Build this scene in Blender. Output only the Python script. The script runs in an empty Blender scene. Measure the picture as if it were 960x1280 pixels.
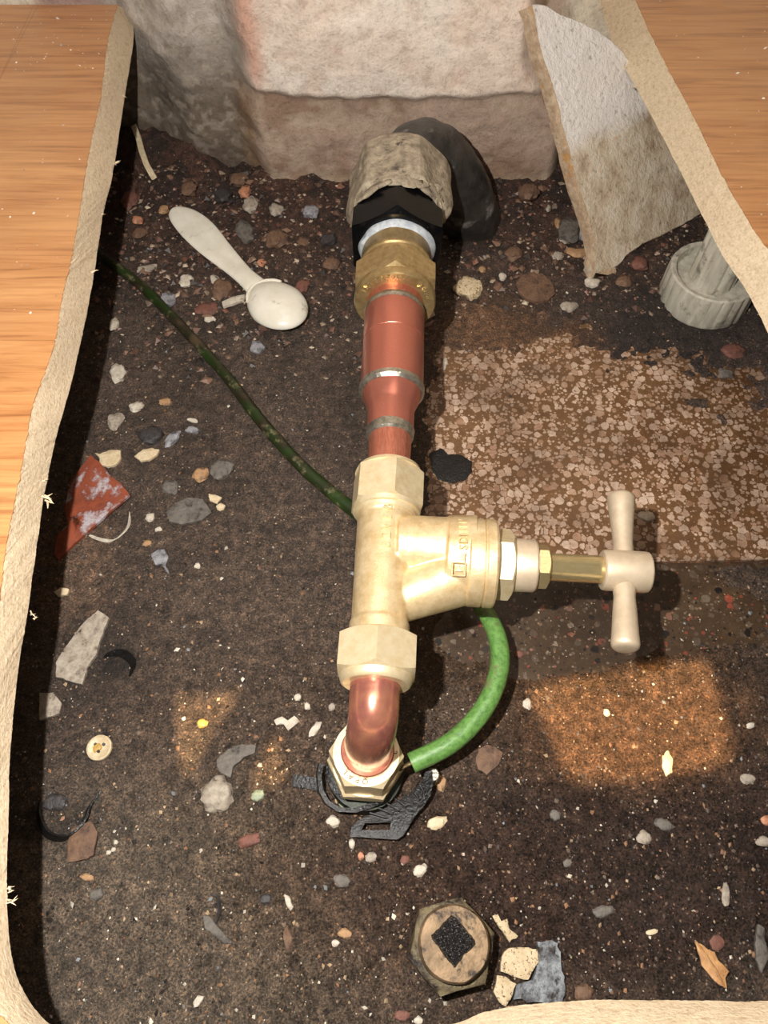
import bpy, bmesh, math, random
import numpy as np
from mathutils import Vector, Matrix, noise as mn

C = bpy.context.scene
COL = C.collection
R = math.radians
# ---------------------------------------------------------------- camera, world, lights, exposure
F = 961.0                      # focal length in pixels of the 960 x 1280 frame
H = 0.42                       # camera height above the floor (m)
TH = R(30.0)                   # tilt away from straight down
cam = bpy.data.cameras.new('camera'); camo = bpy.data.objects.new('camera', cam); COL.objects.link(camo)
cam.sensor_fit = 'HORIZONTAL'; cam.sensor_width = 36.0; cam.lens = F / 960.0 * 36.0
cam.clip_start = 0.01; cam.clip_end = 50
camo.location = (0, 0, H); camo.rotation_euler = (TH, 0, 0)
C.camera = camo
C.view_settings.view_transform = 'Standard'; C.view_settings.look = 'None'
C.view_settings.gamma = 1.0; C.view_settings.use_curve_mapping = False
C.view_settings.exposure = 0.0
w = bpy.data.worlds.new('world'); C.world = w; w.use_nodes = True
bg = w.node_tree.nodes['Background']; bg.inputs[0].default_value = (1.0, 0.88, 0.78, 1); bg.inputs[1].default_value = 0.07

def light(name, kind, loc, power, col, **kw):
    l = bpy.data.lights.new(name, kind); o = bpy.data.objects.new(name, l); COL.objects.link(o)
    o.location = loc; l.energy = power; l.color = col
    for k, v in kw.items(): setattr(l, k, v)
    return o
# phone flash beside the lens: 55 mm to its left, 45 mm towards the top of the picture
up = Vector((0, math.cos(TH), math.sin(TH)))
FLASH = Vector((0, 0, H)) + Vector((-0.055, 0, 0)) + up * 0.042
light('phone_flash', 'POINT', FLASH, 12.5, (1.0, 0.955, 0.90), shadow_soft_size=0.0035)
# soft room lamp on the ceiling above the cupboard
rl = light('room_light', 'AREA', (0.18, 0.22, 1.4), 2.0, (1.0, 0.86, 0.72), shape='DISK', size=0.5)
rl.rotation_euler = (Vector((0, 0.25, 0)) - rl.location).to_track_quat('-Z', 'Y').to_euler()

# ---------------------------------------------------------------- pixel <-> world
def ray(px, py):
    X = (px - 480) / F; V = (640 - py) / F
    return Vector((X, V * math.cos(TH) + math.sin(TH), V * math.sin(TH) - math.cos(TH)))
def U(px, py, z=0.0):
    d = ray(px, py); t = (z - H) / d.z
    return Vector((d.x * t, d.y * t, z))
def Uy(px, py, y):
    d = ray(px, py); t = y / d.y
    return Vector((d.x * t, y, H + d.z * t))
def depth(p):
    return p.y * math.sin(TH) + (H - p.z) * math.cos(TH)
def PX(p):
    D = depth(p); v = p.y * math.cos(TH) - (H - p.z) * math.sin(TH)
    return 480 + F * p.x / D, 640 - F * v / D
def mm(wpx, p):                # length in metres of wpx pixels at p
    return wpx * depth(p) / F

# ---------------------------------------------------------------- numpy noise
def _h(ix, iy, s):
    n = (ix * 374761393 + iy * 668265263 + s * 1442695041) & 0x7fffffff
    n = ((n ^ (n >> 13)) * 1274126177) & 0x7fffffff
    return ((n ^ (n >> 16)) & 0xffff) / 65535.0
def vn(x, y, s=0):
    ix = np.floor(x).astype(np.int64); iy = np.floor(y).astype(np.int64)
    fx = x - ix; fy = y - iy; fx = fx * fx * (3 - 2 * fx); fy = fy * fy * (3 - 2 * fy)
    a = _h(ix, iy, s); b = _h(ix + 1, iy, s); c = _h(ix, iy + 1, s); d = _h(ix + 1, iy + 1, s)
    return (a + (b - a) * fx) * (1 - fy) + (c + (d - c) * fx) * fy
def fbm(x, y, s=0, o=4):
    r = 0; a = 0.5; t = 0
    for k in range(o):
        r = r + a * vn(x * 2 ** k, y * 2 ** k, s + k * 17); t += a; a *= 0.5
    return r / t
def sstep(a, b, x):
    t = np.clip((x - a) / (b - a), 0, 1); return t * t * (3 - 2 * t)

# ---------------------------------------------------------------- materials
MATS = {}
def new_mat(name):
    m = bpy.data.materials.new(name); m.use_nodes = True; MATS[name] = m
    nt = m.node_tree; return m, nt, nt.nodes, nt.links, nt.nodes['Principled BSDF']
def srgb(c):
    return tuple(((v / 255.0) / 12.92 if v <= 10 else (((v / 255.0) + 0.055) / 1.055) ** 2.4) for v in c) + (1,)
def noise_node(nt, scale, detail=4, rough=0.6, coords='Object', mapscale=None, dist=0.0):
    n = nt.nodes.new('ShaderNodeTexNoise'); n.inputs['Scale'].default_value = scale
    n.inputs['Detail'].default_value = detail; n.inputs['Roughness'].default_value = rough
    n.inputs['Distortion'].default_value = dist
    tc = nt.nodes.new('ShaderNodeTexCoord'); src = tc.outputs[coords]
    if mapscale:
        mp = nt.nodes.new('ShaderNodeMapping'); mp.inputs['Scale'].default_value = mapscale
        nt.links.new(src, mp.inputs[0]); src = mp.outputs[0]
    nt.links.new(src, n.inputs['Vector']); return n
def ramp(nt, src, stops):
    r = nt.nodes.new('ShaderNodeValToRGB'); e = r.color_ramp.elements
    while len(e) < len(stops): e.new(0.5)
    for k, (p, c) in enumerate(stops):
        e[k].position = p; e[k].color = c if len(c) == 4 else tuple(c) + (1,)
    nt.links.new(src, r.inputs[0]); return r
def mixc(nt, fac, a, b, mode='MIX'):
    m = nt.nodes.new('ShaderNodeMix'); m.data_type = 'RGBA'; m.blend_type = mode
    for s, v in ((0, fac), (6, a), (7, b)):
        if hasattr(v, 'is_linked') or hasattr(v, 'links'): nt.links.new(v, m.inputs[s])
        else: m.inputs[s].default_value = v
    return m.outputs[2]
def bump(nt, p, src, dist, strength=1.0, prev=None):
    b = nt.nodes.new('ShaderNodeBump'); b.inputs['Distance'].default_value = dist; b.inputs['Strength'].default_value = strength
    nt.links.new(src, b.inputs['Height'])
    if prev is not None: nt.links.new(prev.outputs[0], b.inputs['Normal'])
    nt.links.new(b.outputs[0], p.inputs['Normal']); return b
def math_node(nt, op, a, b=None, clamp=False):
    n = nt.nodes.new('ShaderNodeMath'); n.operation = op; n.use_clamp = clamp
    for s, v in ((0, a), (1, b)):
        if v is None: continue
        if isinstance(v, (int, float)): n.inputs[s].default_value = v
        else: nt.links.new(v, n.inputs[s])
    return n.outputs[0]
def M(name, c1, c2=None, scale=300, rough=0.6, metal=0.0, b=(900, 0.0002), spec=None, coat=0, stops=(0.35, 0.65), mapscale=None, rough2=None, c3=None, s3=80, t3=(0.58, 0.68)):
    if name in MATS: return MATS[name]
    m, nt, N, L, p = new_mat(name)
    p.inputs['Roughness'].default_value = rough; p.inputs['Metallic'].default_value = metal
    if spec is not None: p.inputs['Specular IOR Level'].default_value = spec
    if coat: p.inputs['Coat Weight'].default_value = coat; p.inputs['Coat Roughness'].default_value = 0.12
    c1 = srgb(c1); c2 = srgb(c2) if c2 else c1
    n = noise_node(nt, scale, 5, 0.65, mapscale=mapscale)
    col = ramp(nt, n.outputs[0], [(stops[0], c1), (stops[1], c2)]).outputs[0]
    if c3:
        n3 = noise_node(nt, s3, 5, 0.7)
        f = ramp(nt, n3.outputs[0], [(t3[0], (0, 0, 0)), (t3[1], (1, 1, 1))])
        col = mixc(nt, f.outputs[0], col, srgb(c3))
        if metal > 0.3:
            L.new(math_node(nt, 'SUBTRACT', metal, math_node(nt, 'MULTIPLY', f.outputs[0], metal * 0.8)), p.inputs['Metallic'])
    L.new(col, p.inputs['Base Color'])
    if rough2 is not None:
        rr = ramp(nt, n.outputs[0], [(0.3, (rough,) * 3), (0.7, (rough2,) * 3)]); L.new(rr.outputs[0], p.inputs['Roughness'])
    if b:
        nb = noise_node(nt, b[0], 3, 0.6); bump(nt, p, nb.outputs[0], b[1])
    return m

brass = M('pale_brass', (238, 222, 186), (222, 200, 156), 220, 0.32, 0.55, (1800, 0.00006), rough2=0.46)
brass_cast = M('cast_brass', (236, 214, 172), (206, 178, 130), 160, 0.32, 0.55, (1500, 0.00016), rough2=0.48)
brass_gold = M('golden_brass', (186, 162, 116), (158, 132, 88), 260, 0.32, 0.65, (1500, 0.00008))
brass_satin = M('satin_brass', (212, 194, 168), (198, 180, 154), 200, 0.48, 0.45, (2500, 0.00006))
brass_shine = M('polished_brass', (216, 198, 150), (190, 170, 122), 300, 0.24, 0.75, (900, 0.00004), mapscale=(1, 8, 8))
copper = M('copper', (206, 136, 112), (184, 106, 84), 240, 0.30, 0.68, (700, 0.00004), mapscale=(6, 1, 6), c3=(150, 84, 66), s3=40, t3=(0.55, 0.8))
copper_elbow = M('bright_copper', (220, 150, 118), (184, 114, 104), 110, 0.24, 0.7, None, coat=0.2)
copper_clean = M('brushed_copper', (206, 132, 112), (182, 106, 88), 900, 0.31, 0.7, (900, 0.00006), mapscale=(1, 20, 1))
solder = M('solder', (198, 192, 176), (140, 138, 128), 400, 0.28, 0.85, (900, 0.0002))
putty = M('putty', (176, 162, 138), (120, 108, 92), 160, 0.75, 0, (500, 0.0009), c3=(70, 62, 54), s3=120, t3=(0.56, 0.68))
blackpl = M('black_plastic', (8, 8, 9), (14, 14, 15), 200, 0.16, 0, (500, 0.0001), spec=0.22, c3=(120, 115, 105), s3=300, t3=(0.70, 0.78))
lead = M('old_pipe_black', (40, 38, 36), (70, 66, 62), 60, 0.42, 0.1, (300, 0.0006), c3=(150, 146, 140), s3=45, t3=(0.56, 0.75))
tape = M('white_tape', (200, 204, 206), (160, 168, 176), 300, 0.35, 0, (500, 0.0004))
whitepl = M('white_plastic', (236, 232, 218), (220, 214, 196), 50, 0.24, 0, (300, 0.00008), coat=0.3, c3=(150, 132, 106), s3=70, t3=(0.60, 0.74))
legpl = M('dusty_plastic', (205, 200, 184), (170, 164, 148), 60, 0.5, 0, (300, 0.0003), c3=(110, 104, 92), s3=90, t3=(0.55, 0.7), mapscale=(3, 3, 0.6))
rubber = M('black_rubber', (13, 13, 13), (26, 25, 24), 300, 0.36, 0, (700, 0.0006))
capmat = M('grimy_cap', (156, 130, 98), (112, 92, 68), 120, 0.6, 0.3, (400, 0.0006), c3=(44, 34, 26), s3=140, t3=(0.52, 0.64))
capdark = M('wet_iron', (38, 35, 34), (78, 76, 76), 1300, 0.14, 0.5, (900, 0.004), c3=(190, 184, 180), s3=1500, t3=(0.58, 0.64))
whiteflake = M('white_flake', (214, 206, 190), (176, 164, 146), 300, 0.6, 0, (600, 0.0006), c3=(120, 104, 88), s3=260, t3=(0.6, 0.72))
creamflake = M('cream_flake', (220, 204, 172), (192, 170, 134), 250, 0.55, 0, (600, 0.0003))
palestone = M('pale_stone', (178, 168, 152), (136, 124, 110), 260, 0.7, 0, (500, 0.0008), c3=(60, 50, 44), s3=240, t3=(0.6, 0.7))
greystone = M('grey_stone', (116, 110, 102), (84, 78, 72), 220, 0.7, 0, (500, 0.0008), c3=(48, 42, 38), s3=200, t3=(0.58, 0.68))
darkstone = M('dark_stone', (66, 62, 62), (42, 40, 40), 220, 0.55, 0, (500, 0.0008), c3=(62, 52, 44), s3=190, t3=(0.54, 0.70))
brownstone = M('brown_stone', (122, 94, 72), (92, 68, 54), 220, 0.7, 0, (500, 0.0008), c3=(62, 46, 38), s3=180)
redstone = M('red_stone', (128, 84, 70), (98, 64, 54), 220, 0.7, 0, (500, 0.0008), c3=(62, 52, 44), s3=190, t3=(0.54, 0.70))
orangestone = M('orange_stone', (204, 146, 112), (164, 108, 80), 260, 0.6, 0, (500, 0.0006), c3=(62, 52, 44), s3=190, t3=(0.54, 0.70))
tanstone = M('tan_stone', (182, 144, 104), (150, 116, 84), 240, 0.7, 0, (500, 0.0006), c3=(62, 52, 44), s3=190, t3=(0.54, 0.70))
bluestone = M('blue_grey_stone', (158, 158, 162), (108, 108, 114), 200, 0.6, 0, (500, 0.0006), c3=(62, 52, 44), s3=190, t3=(0.54, 0.70))
greenstone = M('green_grey_stone', (164, 172, 144), (126, 136, 112), 200, 0.6, 0, (500, 0.0006), c3=(62, 52, 44), s3=190, t3=(0.54, 0.70))
yellowstone = M('yellow_stone', (196, 160, 84), (160, 124, 60), 200, 0.5, 0, (500, 0.0004), c3=(62, 52, 44), s3=190, t3=(0.54, 0.70))
speckled = M('speckled_plaster', (212, 194, 160), (190, 168, 132), 200, 0.75, 0, (500, 0.0008), c3=(96, 70, 48), s3=600, t3=(0.56, 0.61))
mortar = M('blue_grey_mortar', (150, 156, 160), (84, 86, 90), 170, 0.55, 0, (330, 0.0026), c3=(58, 54, 52), s3=150, t3=(0.52, 0.62))
leafmat = M('dry_leaf', (206, 160, 106), (168, 118, 72), 180, 0.6, 0, (500, 0.0006), c3=(70, 42, 28), s3=150, t3=(0.62, 0.68))
veneer = M('red_veneer', (150, 76, 50), (112, 56, 40), 120, 0.55, 0, (500, 0.0005), mapscale=(1, 1, 1), c3=(176, 168, 172), s3=60, t3=(0.52, 0.62))

def board_top():
    m, nt, N, L, p = new_mat('oak_laminate')
    n1 = noise_node(nt, 1.0, 6, 0.62, mapscale=(14, 260, 40), dist=0.6)
    n2 = noise_node(nt, 1.0, 3, 0.5, mapscale=(3, 26, 10), dist=1.2)
    a = ramp(nt, n1.outputs[0], [(0.34, srgb((132, 80, 42))), (0.45, srgb((188, 128, 76))), (0.60, srgb((212, 156, 100)))])
    b = ramp(nt, n2.outputs[0], [(0.3, srgb((170, 112, 66))), (0.7, srgb((212, 158, 104)))])
    c = mixc(nt, 0.42, a.outputs[0], b.outputs[0])
    # plaster dust lying towards the wall end of the board
    tc = N.new('ShaderNodeTexCoord'); sx = N.new('ShaderNodeSeparateXYZ'); L.new(tc.outputs['Object'], sx.inputs[0])
    nd = noise_node(nt, 60, 5, 0.7)
    dy = N.new('ShaderNodeMapRange'); dy.inputs[1].default_value = -0.05; dy.inputs[2].default_value = 0.32; L.new(sx.outputs['Y'], dy.inputs[0])
    fd = math_node(nt, 'MULTIPLY', dy.outputs[0], nd.outputs[0], True)
    c = mixc(nt, math_node(nt, 'MULTIPLY', fd, 0.55), c, srgb((190, 160, 138)))
    # pencil lines drawn across the grain
    nl = noise_node(nt, 14, 3, 0.6)
    for x0, sl in ((-0.262, 0.05), (-0.2565, 0.02)):
        xx = math_node(nt, 'ADD', sx.outputs['X'], math_node(nt, 'MULTIPLY', sx.outputs['Y'], -sl))
        dd = math_node(nt, 'ABSOLUTE', math_node(nt, 'SUBTRACT', xx, x0))
        ln = math_node(nt, 'MULTIPLY', math_node(nt, 'LESS_THAN', dd, 0.00035), math_node(nt, 'MULTIPLY', nl.outputs[0], 0.5))
        c = mixc(nt, ln, c, srgb((90, 64, 48)))
    L.new(c, p.inputs['Base Color']); p.inputs['Roughness'].default_value = 0.42
    bump(nt, p, n1.outputs[0], 0.00012)
    return m
def chipboard():
    m, nt, N, L, p = new_mat('chipboard')
    n1 = noise_node(nt, 700, 4, 0.7); n2 = noise_node(nt, 180, 4, 0.7, mapscale=(1, 1, 2.5))
    a = ramp(nt, n1.outputs[0], [(0.32, srgb((176, 150, 120))), (0.5, srgb((214, 192, 160))), (0.68, srgb((232, 214, 184)))])
    b = ramp(nt, n2.outputs[0], [(0.30, srgb((172, 146, 116))), (0.46, srgb((216, 196, 164))), (0.7, srgb((230, 214, 186)))])
    L.new(mixc(nt, 0.45, a.outputs[0], b.outputs[0]), p.inputs['Base Color'])
    p.inputs['Roughness'].default_value = 0.85
    b1 = bump(nt, p, n1.outputs[0], 0.0005); bump(nt, p, n2.outputs[0], 0.0004, prev=b1)
    return m
def terrazzo(name, mats, cell, chips, thr):
    m, nt, N, L, p = new_mat(name)
    v = N.new('ShaderNodeTexVoronoi'); v.feature = 'F1'; v.inputs['Scale'].default_value = cell; v.inputs['Randomness'].default_value = 1
    v2 = N.new('ShaderNodeTexVoronoi'); v2.feature = 'DISTANCE_TO_EDGE'; v2.inputs['Scale'].default_value = cell
    tc = N.new('ShaderNodeTexCoord'); nd = noise_node(nt, 420, 2, 0.5)
    vm = N.new('ShaderNodeVectorMath'); vm.operation = 'MULTIPLY_ADD'; vm.inputs[1].default_value = (0.0016,) * 3
    L.new(nd.outputs['Color'], vm.inputs[0]); L.new(tc.outputs['Object'], vm.inputs[2])
    L.new(vm.outputs[0], v.inputs['Vector']); L.new(vm.outputs[0], v2.inputs['Vector'])
    sep = N.new('ShaderNodeSeparateColor'); L.new(v.outputs['Color'], sep.inputs[0])
    chip = math_node(nt, 'MULTIPLY', math_node(nt, 'GREATER_THAN', v2.outputs['Distance'], 0.045), math_node(nt, 'LESS_THAN', v.outputs['Distance'], math_node(nt, 'ADD', math_node(nt, 'MULTIPLY', sep.outputs[1], thr[1]), thr[0])))
    cc = ramp(nt, sep.outputs[0], chips)
    for e in cc.color_ramp.elements: pass
    w1 = N.new('ShaderNodeTexVoronoi'); w1.inputs['Scale'].default_value = cell * 2.1; L.new(vm.outputs[0], w1.inputs['Vector'])
    sp1 = N.new('ShaderNodeSeparateColor'); L.new(w1.outputs['Color'], sp1.inputs[0])
    small = math_node(nt, 'LESS_THAN', w1.outputs['Distance'], math_node(nt, 'MULTIPLY', sp1.outputs[1], thr[2]))
    cc2 = ramp(nt, sp1.outputs[0], chips)
    nb = noise_node(nt, 60, 5, 0.7)
    base = ramp(nt, nb.outputs[0], [(0.3, srgb(mats[0])), (0.7, srgb(mats[1]))])
    c = mixc(nt, small, base.outputs[0], cc2.outputs[0]); c = mixc(nt, chip, c, cc.outputs[0])
    nv = noise_node(nt, 500, 4, 0.7); gr = ramp(nt, nv.outputs[0], [(0.3, (0.72, 0.70, 0.68)), (0.6, (1.04,) * 3)]); c = mixc(nt, 1.0, c, gr.outputs[0], 'MULTIPLY')
    ng = noise_node(nt, 26, 6, 0.7)
    g = ramp(nt, ng.outputs[0], [(0.44, (0, 0, 0)), (0.66, (1, 1, 1))])
    c = mixc(nt, math_node(nt, 'MULTIPLY', g.outputs[0], 0.6), c, srgb(mats[2]))
    nf = noise_node(nt, 9, 5, 0.7); ff = ramp(nt, nf.outputs[0], [(0.38, (0.62, 0.58, 0.55)), (0.58, (1.0,) * 3)]); c = mixc(nt, 1.0, c, ff.outputs[0], 'MULTIPLY')
    L.new(c, p.inputs['Base Color']); p.inputs['Roughness'].default_value = 0.36
    bump(nt, p, nb.outputs[0], 0.0002)
    return m
def grime():
    m, nt, N, L, p = new_mat('floor_grime')
    at = N.new('ShaderNodeAttribute'); at.attribute_name = 'tint'; at.attribute_type = 'GEOMETRY'
    aw = N.new('ShaderNodeAttribute'); aw.attribute_name = 'wet'; aw.attribute_type = 'GEOMETRY'
    n1 = noise_node(nt, 900, 3, 0.75); n2 = noise_node(nt, 190, 5, 0.75); n3 = noise_node(nt, 36, 5, 0.7)
    a = ramp(nt, n1.outputs[0], [(0.34, (0.32,) * 3), (0.5, (0.95,) * 3), (0.66, (2.1, 1.95, 1.8))])
    b = ramp(nt, n2.outputs[0], [(0.32, (0.38,) * 3), (0.52, (1.0,) * 3), (0.70, (1.9, 1.75, 1.6))])
    d = ramp(nt, n3.outputs[0], [(0.3, (0.62,) * 3), (0.7, (1.35, 1.3, 1.25))])
    c = mixc(nt, 1.0, at.outputs['Color'], a.outputs[0], 'MULTIPLY')
    c = mixc(nt, 1.0, c, b.outputs[0], 'MULTIPLY'); c = mixc(nt, 1.0, c, d.outputs[0], 'MULTIPLY')
    # pale and tan sand grains pressed into the dirt
    v = N.new('ShaderNodeTexVoronoi'); v.inputs['Scale'].default_value = 420
    tc = N.new('ShaderNodeTexCoord'); L.new(tc.outputs['Object'], v.inputs['Vector'])
    sep = N.new('ShaderNodeSeparateColor'); L.new(v.outputs['Color'], sep.inputs[0])
    sel = math_node(nt, 'MULTIPLY', math_node(nt, 'GREATER_THAN', sep.outputs[0], 0.90), math_node(nt, 'LESS_THAN', v.outputs['Distance'], 0.24))
    sc = ramp(nt, sep.outputs[1], [(0.0, srgb((150, 118, 90))), (0.45, srgb((176, 158, 136))), (0.8, srgb((150, 108, 82))), (1.0, srgb((214, 204, 186)))])
    c = mixc(nt, math_node(nt, 'MULTIPLY', sel, 0.8), c, sc.outputs[0])
    L.new(c, p.inputs['Base Color'])
    rr = N.new('ShaderNodeMapRange'); rr.inputs[3].default_value = 0.72; rr.inputs[4].default_value = 0.2
    L.new(aw.outputs['Fac'], rr.inputs[0]); L.new(rr.outputs[0], p.inputs['Roughness'])
    p.inputs['Specular IOR Level'].default_value = 0.5
    b1 = bump(nt, p, n2.outputs[0], 0.0022); bump(nt, p, n1.outputs[0], 0.0019, prev=b1)
    return m
def wallmat():
    m, nt, N, L, p = new_mat('old_plaster')
    at = N.new('ShaderNodeAttribute'); at.attribute_name = 'tint'; at.attribute_type = 'GEOMETRY'
    n1 = noise_node(nt, 420, 4, 0.7); n2 = noise_node(nt, 90, 6, 0.75)
    a = ramp(nt, n1.outputs[0], [(0.30, (0.74, 0.71, 0.69)), (0.46, (1.0,) * 3), (0.7, (1.06,) * 3)])
    b = ramp(nt, n2.outputs[0], [(0.30, (0.74, 0.68, 0.64)), (0.5, (1.0,) * 3), (0.7, (1.10, 1.08, 1.06))])
    c = mixc(nt, 1.0, at.outputs['Color'], a.outputs[0], 'MULTIPLY'); c = mixc(nt, 1.0, c, b.outputs[0], 'MULTIPLY')
    L.new(c, p.inputs['Base Color']); p.inputs['Roughness'].default_value = 0.85
    b1 = bump(nt, p, n2.outputs[0], 0.0014); bump(nt, p, n1.outputs[0], 0.0008, prev=b1)
    return m
def slabmat():
    m, nt, N, L, p = new_mat('plaster_slab_face')
    tc = N.new('ShaderNodeTexCoord'); sx = N.new('ShaderNodeSeparateXYZ'); L.new(tc.outputs['Object'], sx.inputs[0])
    n1 = noise_node(nt, 60, 6, 0.7); n2 = noise_node(nt, 240, 3, 0.6); n3 = noise_node(nt, 22, 5, 0.7)
    zz = math_node(nt, 'ADD', sx.outputs['Z'], math_node(nt, 'MULTIPLY', math_node(nt, 'SUBTRACT', n3.outputs[0], 0.5), 0.016))
    f = N.new('ShaderNodeMapRange'); f.inputs[1].default_value = 0.076; f.inputs[2].default_value = 0.086; L.new(zz, f.inputs[0])
    lo = ramp(nt, n1.outputs[0], [(0.28, srgb((150, 126, 100))), (0.5, srgb((196, 180, 156))), (0.62, srgb((208, 196, 178))), (0.76, srgb((190, 146, 98)))])
    hi = ramp(nt, n1.outputs[0], [(0.3, srgb((214, 206, 198))), (0.7, srgb((230, 224, 218)))])
    c = mixc(nt, f.outputs[0], lo.outputs[0], hi.outputs[0])
    pit = ramp(nt, n2.outputs[0], [(0.30, (1, 1, 1)), (0.37, (0, 0, 0))])
    c = mixc(nt, math_node(nt, 'MULTIPLY', pit.outputs[0], 0.55), c, srgb((120, 110, 98)))
    L.new(c, p.inputs['Base Color']); p.inputs['Roughness'].default_value = 0.8
    b1 = bump(nt, p, n1.outputs[0], 0.0014); bump(nt, p, n2.outputs[0], 0.001, prev=b1)
    return m
def cablemat():
    m, nt, N, L, p = new_mat('green_cable')
    tc = N.new('ShaderNodeTexCoord'); sx = N.new('ShaderNodeSeparateXYZ'); L.new(tc.outputs['Object'], sx.inputs[0])
    n1 = noise_node(nt, 120, 5, 0.7); n2 = noise_node(nt, 400, 4, 0.7); n4 = noise_node(nt, 25, 3, 0.6)
    clean = ramp(nt, n2.outputs[0], [(0.3, srgb((66, 106, 48))), (0.6, srgb((106, 150, 76)))])
    dirty = ramp(nt, n4.outputs[0], [(0.36, srgb((74, 62, 44))), (0.46, srgb((38, 34, 20))), (0.56, srgb((30, 50, 14))), (0.7, srgb((56, 76, 26)))])
    fx = N.new('ShaderNodeMapRange'); fx.inputs[1].default_value = 0.028; fx.inputs[2].default_value = 0.05; L.new(sx.outputs['X'], fx.inputs[0])
    fy = N.new('ShaderNodeMapRange'); fy.inputs[1].default_value = 0.085; fy.inputs[2].default_value = 0.066; L.new(sx.outputs['Y'], fy.inputs[0])
    both = math_node(nt, 'MULTIPLY', 1.0, fy.outputs[0], True)
    c = mixc(nt, both, dirty.outputs[0], clean.outputs[0])
    st = ramp(nt, n1.outputs[0], [(0.56, (0, 0, 0)), (0.66, (1, 1, 1))])
    c = mixc(nt, math_node(nt, 'MULTIPLY', st.outputs[0], 0.8), c, srgb((120, 112, 84)))
    L.new(c, p.inputs['Base Color']); p.inputs['Roughness'].default_value = 0.42
    bump(nt, p, n2.outputs[0], 0.0003)
    return m
def vcolmat():
    m, nt, N, L, p = new_mat('grit')
    at = N.new('ShaderNodeAttribute'); at.attribute_name = 'tint'; at.attribute_type = 'GEOMETRY'
    L.new(at.outputs['Color'], p.inputs['Base Color']); p.inputs['Roughness'].default_value = 0.5
    return m
oak = board_top(); chip = chipboard(); gm = grime(); wm = wallmat(); slm = slabmat(); cbm = cablemat(); vcm = vcolmat()
tzA = terrazzo('brown_terrazzo', ((128, 94, 62), (108, 78, 52), (92, 70, 52)), 190, [(0.0, srgb((182, 150, 124))), (0.5, srgb((212, 188, 168))), (1.0, srgb((166, 128, 100)))], (0.16, 0.52, 0.62))
tzB = terrazzo('dark_terrazzo', ((88, 70, 50), (68, 52, 38), (48, 36, 28)), 190, [(0.0, srgb((24, 22, 22))), (0.22, srgb((30, 28, 28))), (0.3, srgb((110, 98, 84))), (0.62, srgb((96, 80, 66))), (0.8, srgb((150, 138, 122))), (0.93, srgb((150, 76, 58)))], (-0.10, 0.62, 0.45))
tzB.node_tree.nodes['Principled BSDF'].inputs['Roughness'].default_value = 0.4

# ---------------------------------------------------------------- object helpers
def tag(o, label, cat, group=None):
    o['label'] = label; o['category'] = cat
    if group: o['group'] = group
    return o
def empty(name, loc, label, cat, group=None):
    o = bpy.data.objects.new(name, None); COL.objects.link(o); o.location = loc; o.empty_display_size = 0.01
    return tag(o, label, cat, group)
def finish(me, smooth=True, ang=35):
    if smooth:
        me.shade_smooth(); me.set_sharp_from_angle(angle=R(ang))
def root_of(parent):
    p = parent
    while p.parent: p = p.parent
    return p.location.copy()
def obj(name, verts, faces, mat, parent=None, origin=None, smooth=True, ang=35):
    """verts in world space; a child's mesh is kept in its thing's space"""
    if parent is not None: o0 = root_of(parent)
    else: o0 = Vector(origin) if origin is not None else Vector((0, 0, 0))
    me = bpy.data.meshes.new(name); me.from_pydata([tuple(Vector(v) - o0) for v in verts], [], faces); me.update()
    bm = bmesh.new(); bm.from_mesh(me); bmesh.ops.recalc_face_normals(bm, faces=bm.faces); bm.to_mesh(me); bm.free()
    finish(me, smooth, ang)
    o = bpy.data.objects.new(name, me); COL.objects.link(o)
    if mat: me.materials.append(mat)
    if parent is not None: o.parent = parent
    else: o.location = o0
    return o
def from_bm(name, bm, mat, parent=None, origin=(0, 0, 0), smooth=True, ang=35):
    vs = [v.co.copy() for v in bm.verts]; bm.verts.index_update()
    fs = [[v.index for v in f.verts] for f in bm.faces]; bm.free()
    return obj(name, vs, fs, mat, parent, origin, smooth, ang)
def frame(d):
    d = d.normalized(); a = Vector((0, 0, 1)) if abs(d.z) < 0.9 else Vector((0, 1, 0))
    u = a.cross(d).normalized(); v = d.cross(u).normalized(); return d, u, v
def rings_mesh(rings, closed=True, cap0=True, cap1=True):
    vs = []; fs = []; n = len(rings[0])
    for r in rings: vs += r
    for k in range(len(rings) - 1):
        for i in range(n if closed else n - 1):
            j = (i + 1) % n
            fs.append([k * n + i, k * n + j, (k + 1) * n + j, (k + 1) * n + i])
    if cap0: fs.append(list(range(n))[::-1])
    if cap1: fs.append([(len(rings) - 1) * n + i for i in range(n)])
    return vs, fs
def lathe(p0, d, prof, n=48, wob=0.0, seed=0):
    """prof: (distance along d, radius)"""
    d, u, v = frame(d); rs = []
    for (t, r) in prof:
        ring = []
        for i in range(n):
            a = 2 * math.pi * i / n; rr = max(r, 1e-5)
            if wob: rr *= 1 + wob * mn.noise(Vector((math.cos(a) * 2, math.sin(a) * 2, t * 300 + seed)))
            ring.append(p0 + d * t + (u * math.cos(a) + v * math.sin(a)) * rr)
        rs.append(ring)
    return rings_mesh(rs)
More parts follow.
